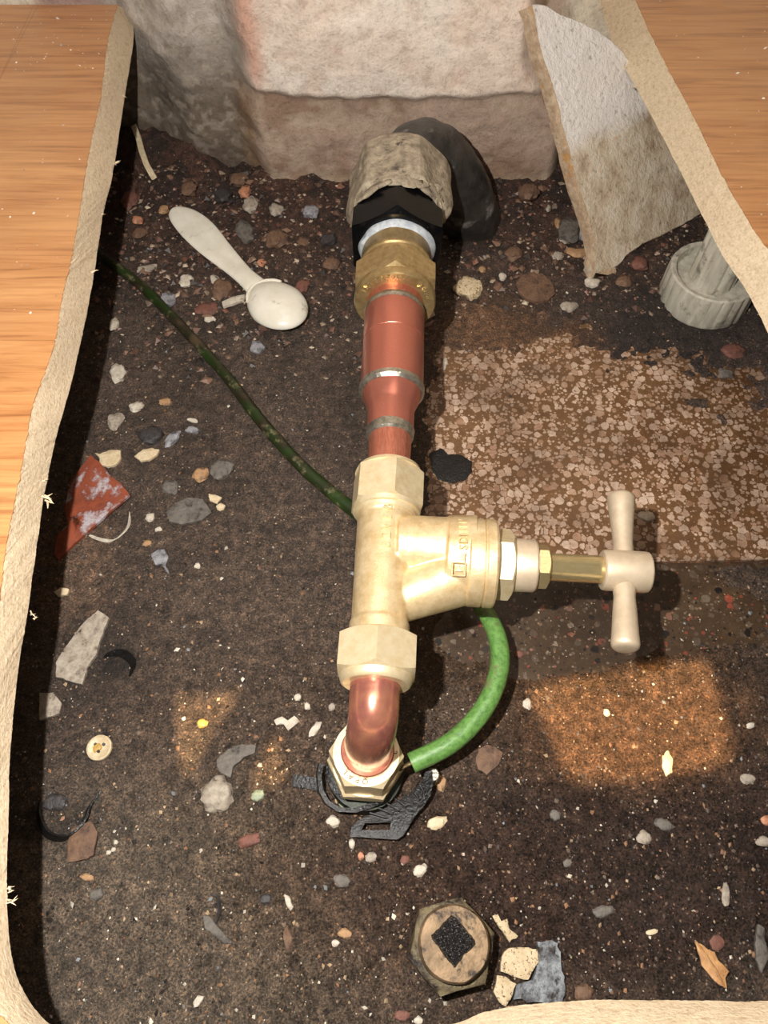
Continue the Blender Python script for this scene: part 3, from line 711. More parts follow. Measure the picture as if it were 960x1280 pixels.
nt1 = nut('compression_nut', 346, 373, 112, 72, brass_gold, R(30), .98, both=True)
seg('nut_face', 368, 380, [(0, 96), (.3, 101), (.85, 102), (1, 99), (1.0, 74)], brass_gold, parent=nt1)
# raised lettering round the nut's front face
def ring_text(center, axis, r, items, size, parent, mat, zero):
    """items: (character, angle in degrees clockwise from 'zero' seen from the front)"""
    ax = axis.normalized(); zero = (zero - ax * zero.dot(ax)).normalized(); side = zero.cross(ax).normalized(); ms = []
    for ch, an in items:
        a = R(an); out = zero * math.cos(a) + side * math.sin(a); right = -zero * math.sin(a) + side * math.cos(a)
        if right.cross(out).dot(ax) < 0: right = -right
        ms.append(put_glyph(ch, center + out * r, right, out, size))
    v, f = merge(*ms); return obj('lettering', v, f, mat, parent, smooth=False)
c_ = S(380.3); ax_ = (S(380) - S(360))
# increasing angle must run to the right in the picture
def spread(s, a0, da): return [(c, a0 + da * i) for i, c in enumerate(s) if c != ' ']
side_sign = 1
ring_text(c_, ax_, mm(44, c_), spread('INTERMAN', -62, 10.5) + spread('28mm', 44, 9.5), mm(9.5, c_), nt1, brass_shine, Vector((0, 0, 1)))
seg('copper_pipe', 374, 393, [(0, 70), (1, 72)], copper)
o = seg('solder_ring', 387, 396, [(0, 69), (.2, 73), (.5, 75.5), (.8, 76), (1, 74)], solder, wob=.01)
cp = seg('pipe_coupling', 394, 490, [(0, 73), (.03, 75.5), (.38, 76.5), (.385, 75.3), (.4, 75.3), (.405, 76.8), (.93, 79), (.955, 81), (.985, 81.5), (1, 78), (1, 60)], copper_clean)
seg('solder_ring', 484, 494, [(0, 79.5), (.3, 82), (.7, 82.5), (1, 76)], solder, wob=.012)
seg('pipe_reducer', 490, 540, [(0, 74), (.15, 73), (.38, 62), (.46, 58.5), (.9, 58.5), (1, 58)], copper_clean)
seg('solder_ring', 537, 549, [(0, 58), (.25, 60.5), (.8, 60), (1, 53)], solder, wob=.03)
seg('copper_pipe', 540, 600, [(0, 53.5), (1, 52.5)], copper)
# valve: upper nut, cast body, lower nut
un = nut('compression_nut', 593, 640, 93, 54, brass, R(18), .985, sides=6)
seg('nut_collar', 589, 594.5, [(0, 66), (.2, 80), (1, 84)], brass, parent=un)
seg('nut_collar', 638, 648, [(0, 86), (.5, 84), (.6, 78), (1, 76)], brass, parent=un)
body_ms = []
def cyl_bm(bm, a, b, ra, rb, n=48):
    v, f = lathe(a, b - a, [(0, ra), ((b - a).length, rb)], n)
    vv = [bm.verts.new(p) for p in v]
    for q in f: bm.faces.new([vv[i] for i in q])
def sph(bm, c, r):
    bmesh.ops.create_uvsphere(bm, u_segments=32, v_segments=20, radius=r, matrix=Matrix.Translation(c))
bm = bmesh.new()
cyl_bm(bm, S(632), S(800), mm(36, S(640)), mm(35.5, S(790)))
cyl_bm(bm, S(780), S(802), mm(38, S(785)), mm(38, S(790)))
cyl_bm(bm, S(640), S(650), mm(37.5, S(645)), mm(37.5, S(650)))
Vc = lambda px, py, z=ZP: U(px, py, z)
cyl_bm(bm, Vc(497, 682, .0915), Vc(566, 685, .0915), mm(38.5, Vc(500, 683)), mm(38.5, Vc(560, 683)))
a_, b_ = Vc(486, 754, .088), Vc(592, 711, .088); cyl_bm(bm, a_, b_, mm(29, a_), mm(42, b_)); sph(bm, a_, mm(29, a_))
cyl_bm(bm, Vc(557, 695), Vc(592, 698), mm(51, Vc(560, 698)), mm(54.5, Vc(590, 700)))
v_ = [p.co.copy() for p in bm.verts]
vb = from_bm('valve_body', bm, brass_cast, pipe, ang=180)
md = vb.modifiers.new('r', 'REMESH'); md.mode = 'VOXEL'; md.voxel_size = .0006; md.use_smooth_shade = True
md = vb.modifiers.new('s', 'SMOOTH'); md.factor = .5; md.iterations = 7
# valve axis towards the right
VA, VB_ = Vc(483, 697.0), Vc(782, 714)
def V_(px):                    # point on the spindle axis at column px
    lo_, hi_ = -0.5, 1.5
    for _ in range(40):
        m_ = (lo_ + hi_) / 2
        if PX(VA.lerp(VB_, m_))[0] < px: lo_ = m_
        else: hi_ = m_
    return VA.lerp(VB_, lo_)
def vseg(name, x0, x1, prof, mat, parent=pipe, n=56):
    a, b = V_(x0), V_(x1); L = (b - a).length
    pr = [(q * L, mm(wp / 2, a.lerp(b, min(1, max(0, q))))) for q, wp in prof]
    v, f = lathe(a, b - a, pr, n); return obj(name, v, f, mat, parent, ang=30)
vseg('bonnet_ring', 583, 618, [(0, 106), (.05, 110), (.12, 111), (.52, 111), (.56, 108.5), (.60, 108.5), (.64, 111.5), (.92, 111.5), (1, 108), (1, 84)], brass_cast, vb)
ax = (VB_ - VA)
a, b = V_(616), V_(640)
v, f = hexnut(a, b - a, (b - a).length, mm(45, a), mm(20, a), R(20), .985); obj('bonnet_nut', v, f, brass, pipe, ang=28)
vseg('headgear', 638, 669, [(0, 66), (.03, 67), (.93, 66), (1, 63), (1, 40)], brass_satin)
a, b = V_(668), V_(685)
v, f = hexnut(a, b - a, (b - a).length, mm(28.5, a), mm(15, a), R(12), .97); obj('gland_nut', v, f, brass_shine, pipe, ang=28)
vseg('spindle', 660, 760, [(0, 36), (.24, 36), (.25, 35), (.97, 35), (1, 33)], brass_shine)
hd = vseg('cross_handle', 752, 811, [(0, 30), (0, 47), (.03, 50.5), (.1, 52), (.9, 52), (.97, 50.5), (1, 47)], brass_satin)
hc = V_(780)
perp = Vector((-ax.y, ax.x, 0)).normalized()
for sgn, tip, wn, wt, side in ((1, (776, 618), 25, 34, 'far'), (-1, (782, 812), 28, 36, 'near')):
    e = U(tip[0], tip[1], ZP + .002); d = e - hc; L = d.length
    pr = [(.0, wn * .9), (.30, wn), (.34, wn * .95), (.55, wn * 1.08), (.80, wt * .93), (.93, wt), (.965, wt * .96), (.99, wt * .80), (1.0, wt * .55)]
    v, f = lathe(hc, d, [(q * L, mm(w_ / 2, hc.lerp(e, q))) for q, w_ in pr], 40); obj('handle_arm', v, f, brass_satin, hd, ang=60)
# raised marks: read upwards along the barrel, and wrapped round the bonnet
ms = []
for i, ch in enumerate('BZVEB'):
    c = S(698 - i * 11.4) + Vector((mm(2, S(680)), 0, mm(37.0, S(680)))); dd = (S(640) - S(700)).normalized()
    upv = Vector((-1, 0, .0)); right = dd
    ms.append(put_glyph(ch, c, right, upv, mm(17, c), .8))
v, f = merge(*ms); obj('lettering', v, f, brass_cast, vb, smooth=False)
ms = []; cb = V_(574); rb = mm(54.8, cb); axd = ax.normalized(); upz = Vector((0, 0, 1)); fr2 = upz.cross(axd).normalized()   # fr2 points away from the viewer (+y)
for i, ch in enumerate('SDIIIII'):
    a = R(-8 + i * 9.5 * (1.0 if i < 2 else .86)); out = upz * math.cos(a) + fr2 * math.sin(a); tang = -upz * math.sin(a) + fr2 * math.cos(a)
    ms.append(put_glyph(ch, cb + out * rb, tang, -axd, mm(15, cb), .85))
v, f = merge(*ms); obj('lettering', v, f, brass_cast, vb, smooth=False)
ms = []
for (a0, lx) in ((-36, 0), ):
    a = R(a0); out = upz * math.cos(a) + fr2 * math.sin(a); tang = -upz * math.sin(a) + fr2 * math.cos(a); c = V_(570) + out * rb; s = mm(8, c)
    fr_pts = [(-1, -1), (1, -1), (1, 1), (-1, 1)]
    for k in range(4):
        p0 = c + tang * fr_pts[k][0] * s + axd * fr_pts[k][1] * s; p1 = c + tang * fr_pts[(k + 1) % 4][0] * s + axd * fr_pts[(k + 1) % 4][1] * s
        ms.append(tube([p0, p1], s * .14, 6, 1))
    tri = [c + tang * s * 1.9 - axd * s * .2, c + tang * s * 1.15 + axd * s * .9, c + tang * s * 2.7 + axd * s * .9]
    ms.append(prism([q + out * s * .12 for q in tri], s * .4, out)); ms.append(prism([c + tang * s * .6 + out * s * .12, c - tang * s * .3 + axd * s * .6 + out * s * .12, c - tang * s * .3 - axd * s * .6 + out * s * .12], s * .4, out))
v, f = merge(*ms); obj('raised_mark', v, f, brass_cast, vb, smooth=False)
# small burr on the bonnet rim
seg('valve_thread', 780, 800, [(0, 70), (.2, 74), (.3, 70), (.5, 70), (.6, 75), (.8, 75), (.85, 68), (1, 68)], brass_gold, parent=vb)
ln = nut('compression_nut', 797, 846, 110, 66, brass, R(30), .985)
seg('nut_collar', 843, 857, [(0, 93), (.6, 92), (.9, 88), (1, 84), (1, 62)], brass, parent=ln)
# elbow and lower fitting
NC = U(458, 941, .046)         # centre of the lower nut's upper face
e0, e1, e2, e3 = S(852), U(467, 880, ZP), U(465, 908, .0865), U(460.5, 926, .072)
pts = [S(850), U(468.5, 864, ZP), U(467.6, 880, ZP - .0005), U(466.6, 896, ZP - .003), U(465, 909, ZP - .0085), U(463, 919, .073), U(460.5, 929, .061), NC + Vector((.0012, .0012, 0)), NC + Vector((0, 0, -.02))]
v, f = tube(pts, [mm(31.3, pts[0])] * 9, 72, 14)
obj('copper_elbow', v, f, copper_elbow, pipe, ang=80)
nd = (NC - Vector((.001, -.0005, 0)) - (NC + Vector((.0, .0, .02)))).normalized()
tilt = Vector((-.03, -.05, -1)).normalized()
v, f = lathe(NC + Vector((.0006, .0008, .0035)), tilt, [(0, .0122), (.0005, .0127), (.006, .0129)], 48); obj('elbow_socket', v, f, copper_elbow, pipe)
rc = mm(83, NC) / math.sqrt(3) * 1.0
ln2 = None
v, f = hexnut(NC, tilt, .017, mm(47.5, NC), .0126, R(4), .985); ln2 = obj('compression_nut', v, f, brass, pipe, ang=28)
v, f = lathe(NC - tilt * .0004, tilt, [(0, .0127), (0, mm(41.5, NC)), (.001, mm(41.5, NC))], 56); obj('nut_face', v, f, brass, ln2)
ring_text(NC - tilt * .0004, -tilt, mm(35.5, NC), [('O', 182), ('P', 197), ('A', 212), ('L', 227), ('2', 318), ('2', 90)], mm(9.5, NC), ln2, M('stamped_mark', (112, 90, 58), (84, 66, 42), 300, .6, .2), Vector((0, 1, 0)))
b0 = NC + tilt * .0165
v, f = hexnut(b0, tilt, .008, mm(51, NC), .012, R(4), .98); obj('hexagon_flange', v, f, brass, pipe, ang=28)
v, f = lathe(b0 + tilt * .008, tilt, [(0, .0150), (.010, .0150), (.011, .019), (.025, .019)], 40); obj('fitting_body', v, f, M('dark_brass', (60, 66, 56), (40, 42, 36), 200, .5, .5), pipe)

# ================================================================ GREEN EARTH CABLE
def cp_(px, py, z): return U(px, py, z)
cpts = [cp_(60, 275, .020), cp_(125, 320, .016), cp_(170, 352, .012), cp_(220, 401, .010), cp_(275, 461, .0075), cp_(325, 525, .0075), cp_(372, 578, .0075), cp_(410, 612, .0075), cp_(445, 640, .0085), cp_(490, 672, .010), cp_(540, 705, .014), cp_(583, 738, .022), cp_(606, 764, .030), cp_(621, 795, .034), cp_(625, 828, .035), cp_(615, 866, .035), cp_(594, 900, .034), cp_(560, 931, .033), cp_(514, 954, .031)]
cr_ = [.0036, .0036, .0036, .0037, .0037, .0040, .0040, .0042, .0044, .0044, .0044, .0046, .0048, .0050, .0051, .0051, .0051, .0051, .0051]
v, f = tube(cpts, cr_, 16, 10)
for i_, p in enumerate(v):
    if p.x < .05: pass
cab = empty('green_cable', U(560, 930, 0), 'grimy green earth cable passing under the valve and looping to the lower nut', 'cable')
obj('cable_sheath', v, f, cbm, cab, ang=80)
e = cpts[-1]; v, f = tube([e + Vector((.004, .0, 0)), e, e + Vector((-.008, -.003, -.004)), e + Vector((-.014, -.002, -.012))], .0011, 8, 5)
obj('wire_end', v, f, M('tarnished_wire', (140, 120, 84), (90, 74, 50), 300, .4, .7), cab)

# ================================================================ BLACK STRAP / CLAMP at the foot of the elbow
st = empty('black_clamp', U(480, 1010, 0), 'black plastic clamp strap with a slotted tab below the elbow nut', 'clamp')
def curve_plate(name, loops, th, z, mat, parent, bend=None):
    cu = bpy.data.curves.new('p', 'CURVE'); cu.dimensions = '2D'; cu.fill_mode = 'BOTH'; cu.extrude = th / 2
    for lp in loops:
        s = cu.splines.new('POLY'); s.points.add(len(lp) - 1); s.use_cyclic_u = True
        for k, p in enumerate(lp): s.points[k].co = (p.x, p.y, 0, 1)
    o = bpy.data.objects.new('p', cu); COL.objects.link(o); dg = bpy.context.evaluated_depsgraph_get()
    me = bpy.data.meshes.new_from_object(o.evaluated_get(dg)); vs = [v_.co.copy() for v_ in me.vertices]; fs = [list(p.vertices) for p in me.polygons]
    bpy.data.objects.remove(o); bpy.data.meshes.remove(me); bpy.data.curves.remove(cu)
    vs = [Vector((q.x, q.y, q.z + (bend(q.x, q.y) if bend else z))) for q in vs]
    return obj(name, vs, fs, mat, parent, smooth=False)
zt = .014
lp1 = [U(x, y, zt) for x, y in ((437, 1044), (438, 1036), (445, 1026), (456, 1020), (472, 1014), (490, 1005), (508, 996), (520, 986), (528, 976), (533, 962), (539, 968), (541, 982), (538, 995), (529, 1008), (520, 1018), (512, 1030), (505, 1042), (497, 1048), (468, 1046))]
lp2 = [U(x, y, zt) for x, y in ((451, 1036), (456, 1027.5), (489, 1026.5), (487, 1036))]
yb0, yb1 = U(480, 1045, zt).y, U(530, 965, zt).y
curve_plate('slotted_tab', [lp1, lp2], .0022, zt, rubber, st, bend=lambda x, y: .008 + .012 * max(0, min(1, (y - yb0) / (yb1 - yb0))) ** 1.5)
for k in range(7):
    t = k / 6; a = U(462 + 62 * t, 1016 - 36 * t, zt + .001 + .006 * t); b = U(482 + 50 * t, 1022 - 28 * t, zt + .0005 + .005 * t)
    v, f = tube([a, b], .0005, 6, 1); obj('grip_rib', v, f, rubber, st)
arc = [U(x, y, z) for x, y, z in ((401, 955, .012), (398, 970, .010), (400, 988, .008), (408, 1003, .007), (422, 1012, .007), (442, 1013, .008), (462, 1007, .010), (478, 1000, .013))]
fine_arc = []
for i in range(len(arc) - 1):
    for k in range(4): fine_arc.append(arc[i].lerp(arc[i + 1], k / 4))
fine_arc.append(arc[-1])
v, f = ribbon(fine_arc, Vector((.002, -.002, .013)), .0022); obj('clamp_band', v, f, rubber, st)
v, f = ribbon([U(366, 976, .004), U(380, 977, .005), U(395, 980, .005), U(406, 984, .006)], Vector((.0, .006, .001)), .0018); obj('clamp_tail', v, f, rubber, st)
v, f = lathe(U(448, 968, .0), Vector((0, 0, 1)), [(0, .0165), (.012, .0165), (.013, .014)], 32); obj('clamp_collar', v, f, rubber, st)
v, f = hexnut(U(541, 968, .016), Vector((0, 0, -1)), .014, .0036, .0010); obj('clamp_screw', v, f, solder, st)

# ================================================================ WHITE SPOON
sp_ = empty('plastic_spoon', U(290, 330, 0), 'stubby white plastic spoon lying bowl down in the rubble', 'spoon')
gsp = .0095
def spz(px, py):
    q = U(px, py, gsp); return q
hp = [((214, 263), 14, .0), ((222, 266), 30, .0), ((236, 276), 42, 0), ((252, 292), 45, 0), ((270, 312), 38, 0), ((288, 328), 31, 0), ((302, 342), 26, 0), ((314, 352), 27, 0), ((324, 362), 34, 0)]
rs = []; P = [U(x, y, gsp + .006) for (x, y), w_, z in hp]
for k, ((xy), w_, z) in enumerate(hp):
    p = P[k]; d = (P[min(k + 1, len(P) - 1)] - P[max(k - 1, 0)]).normalized(); s = d.cross(Vector((0, 0, 1))).normalized(); hw = mm(w_ / 2, p); th = .0032
    ring = []
    for i in range(20):
        a = 2 * math.pi * i / 20; ca, sa = math.cos(a), math.sin(a)
        hh = th * (0.9 if sa > 0 else .6)
        dish = -.0016 * (1 - abs(ca)) if sa > 0.3 and 1 < k < 6 else 0
        ring.append(p + s * hw * ca + Vector((0, 0, sa * hh + dish)))
    rs.append(ring)
v, f = rings_mesh(rs); o = obj('spoon_handle', v, f, whitepl, sp_, ang=80)
o.modifiers.new('s', 'SUBSURF').render_levels = 2; o.modifiers['s'].levels = 2
bc = U(346, 382, gsp + .004); bd = (U(372, 405, gsp) - U(318, 358, gsp)).normalized(); bs = Vector((-bd.y, bd.x, 0))
bm = bmesh.new(); bmesh.ops.create_uvsphere(bm, u_segments=40, v_segments=24, radius=1)
la, lb_ = mm(42, bc) * 1.06, mm(35, bc) * 1.02
for q in bm.verts:
    x, y, z = q.co; taper = 1 - .12 * (x < 0) * abs(x)
    q.co = bc + bd * x * la + bs * y * lb_ * taper + Vector((0, 0, .0095 * z if z > 0 else .002 * z))
from_bm('spoon_bowl', bm, whitepl, sp_, ang=80)
# rim ridge where the bowl meets the handle
pts = []
for k in range(9):
    a = R(-55 + 110 * k / 8) + math.pi; pts.append(bc + bd * math.cos(a) * la * .93 + bs * math.sin(a) * lb_ * .93 + Vector((0, 0, .0035)))
v, f = tube(pts, [.0006] + [.0013] * 7 + [.0006], 8, 4); obj('bowl_rim', v, f, whitepl, sp_)

# ================================================================ CAPPED PIPE STUB near the front
bc = U(568, 1182, .034)
bc = Vector((U(568, 1179, .034).x, U(568, 1179, .034).y, 0)); plug = empty('capped_pipe_stub', bc, 'dirty brass cap with a square black plug standing in front of the elbow', 'pipe cap')
up_ = Vector((0, 0, 1)); r0 = mm(45, bc + up_ * .034)
v, f = hexnut(bc + Vector((-.0005, -.0008, .006)), up_, .019, mm(56, bc + up_ * .02), r0 * .8, R(14), .96, wob=.05); o = obj('cap_hexagon', v, f, M('mossy_brass', (120, 108, 80), (84, 72, 52), 140, 0.6, 0.2, (300, 0.0012), c3=(40, 32, 26), s3=110, t3=(0.5, 0.62)), plug, ang=40)
v, f = lathe(bc + up_ * .024, up_, [(0, r0 * .99), (.0015, r0 * .92), (.0025, r0 * .93), (.0035, r0 * 1.0), (.0085, r0 * .98), (.0100, r0 * .93), (.0102, r0 * .5)], 56, .03, 4); obj('cap_top', v, f, capmat, plug)
v, f = lathe(bc + up_ * -.004, up_, [(0, r0 * .9), (.012, r0 * .92)], 40); obj('pipe_stub', v, f, darkstone, plug)
sq = [Vector((x, y, 0)) for x, y in ((566, 1141), (597, 1178), (568, 1211), (537, 1171))]
pl = [U(q.x, q.y, .0355) for q in sq]; bm = bmesh.new(); NQ = 14; g = []
for i in range(NQ + 1):
    row = []
    for j in range(NQ + 1):
        a, b = i / NQ, j / NQ; q = pl[0].lerp(pl[1], a).lerp(pl[3].lerp(pl[2], a), b); edge = min(a, 1 - a, b, 1 - b)
        q = q + up_ * (.0005 + .0016 * mn.noise(q * 500) - (.0022 if edge < .01 else 0)); row.append(bm.verts.new(q))
    g.append(row)
for i in range(NQ):
    for j in range(NQ): bm.faces.new([g[i][j], g[i + 1][j], g[i + 1][j + 1], g[i][j + 1]])
from_bm('square_plug', bm, capdark, plug, ang=80)

# ================================================================ DEBRIS, piece by piece
def stone(px, py, w_, h_, ang, mat, label, cat='stone', name='stone', group=None, flat=.45):
    g = U(px, py, 0); z0 = gz(g.x, g.y); g = U(px, py, z0); sx = mm(w_ / 2, g); sy = mm(h_ / 2, g) / max(.5, math.cos(TH + math.atan((640 - py) / F)))
    sz = min(sx, sy) * flat * 1.6; rs_ = random.Random(int(px * 7 + py * 13)); off = Vector((rs_.uniform(0, 50),) * 3)
    a = R(ang); ca, sa = math.cos(a), math.sin(a)
    bm = bmesh.new(); bmesh.ops.create_icosphere(bm, subdivisions=2 if max(w_, h_) < 14 else 3, radius=1)
    for q in bm.verts:
        c = q.co.copy(); k = 1 + .34 * mn.noise(c * 1.3 + off) + .24 * mn.noise(c * 2.9 + off)
        x, y, z = c.x * sx * k, c.y * sy * k, c.z * sz * (k if c.z < 0 else k * .8)
        if z > sz * .55: z = sz * .55 + (z - sz * .55) * .35
        q.co = Vector((x * ca - y * sa, x * sa + y * ca, z + sz * .12)) + g
    o = from_bm(name, bm, mat, None, g, ang=48); return tag(o, label, cat, group)
def flake(pts, th, mat, label, cat='flake', name='flake', z=.001, tilt_=(0, 0), group=None, rough_=.6, parent=None, sub=5):
    g0 = sum((U(x, y, 0) for x, y in pts), Vector()) / len(pts); zz = max(gz(g0.x, g0.y), max(gz(U(x, y, 0).x, U(x, y, 0).y) for x, y in pts) * .8) + z + th * .6
    P = [U(x, y, zz) for x, y in pts]; c = sum(P, Vector()) / len(P); out = []
    for i, p in enumerate(P):
        q = P[(i + 1) % len(P)]; m_ = max(1, int((q - p).length / (.0016)))
        m_ = min(m_, sub)
        for k in range(m_):
            r_ = p.lerp(q, k / m_); r_ = r_ + Vector((mn.noise(r_ * 600), mn.noise(r_ * 600 + Vector((9, 9, 9))), 0)) * .001 * rough_
            out.append(r_ + Vector((0, 0, (r_.x - c.x) * tilt_[0] + (r_.y - c.y) * tilt_[1])))
    inner = [p + (c - p) * .12 + Vector((0, 0, .0002)) for p in out]; n3 = [p + (c - p) * .5 + Vector((0, 0, .0004 + .0006 * mn.noise(p * 400))) for p in out]
    low = [p - Vector((0, 0, th)) for p in out]
    v, f = rings_mesh([low, out, inner, n3]); o = obj(name, v, f, mat, parent, Vector((c.x, c.y, zz - th)), ang=50)
    if parent is None: tag(o, label, cat, group)
    return o
def oval(px, py, w_, h_, ang, n=11, jit=.18):
    rs_ = random.Random(int(px * 3 + py)); a0 = R(ang); out = []
    for k in range(n):
        a = 2 * math.pi * k / n; r_ = 1 + rs_.uniform(-jit, jit); x, y = math.cos(a) * w_ / 2 * r_, math.sin(a) * h_ / 2 * r_
        out.append((px + x * math.cos(a0) - y * math.sin(a0), py + x * math.sin(a0) + y * math.cos(a0)))
    return out
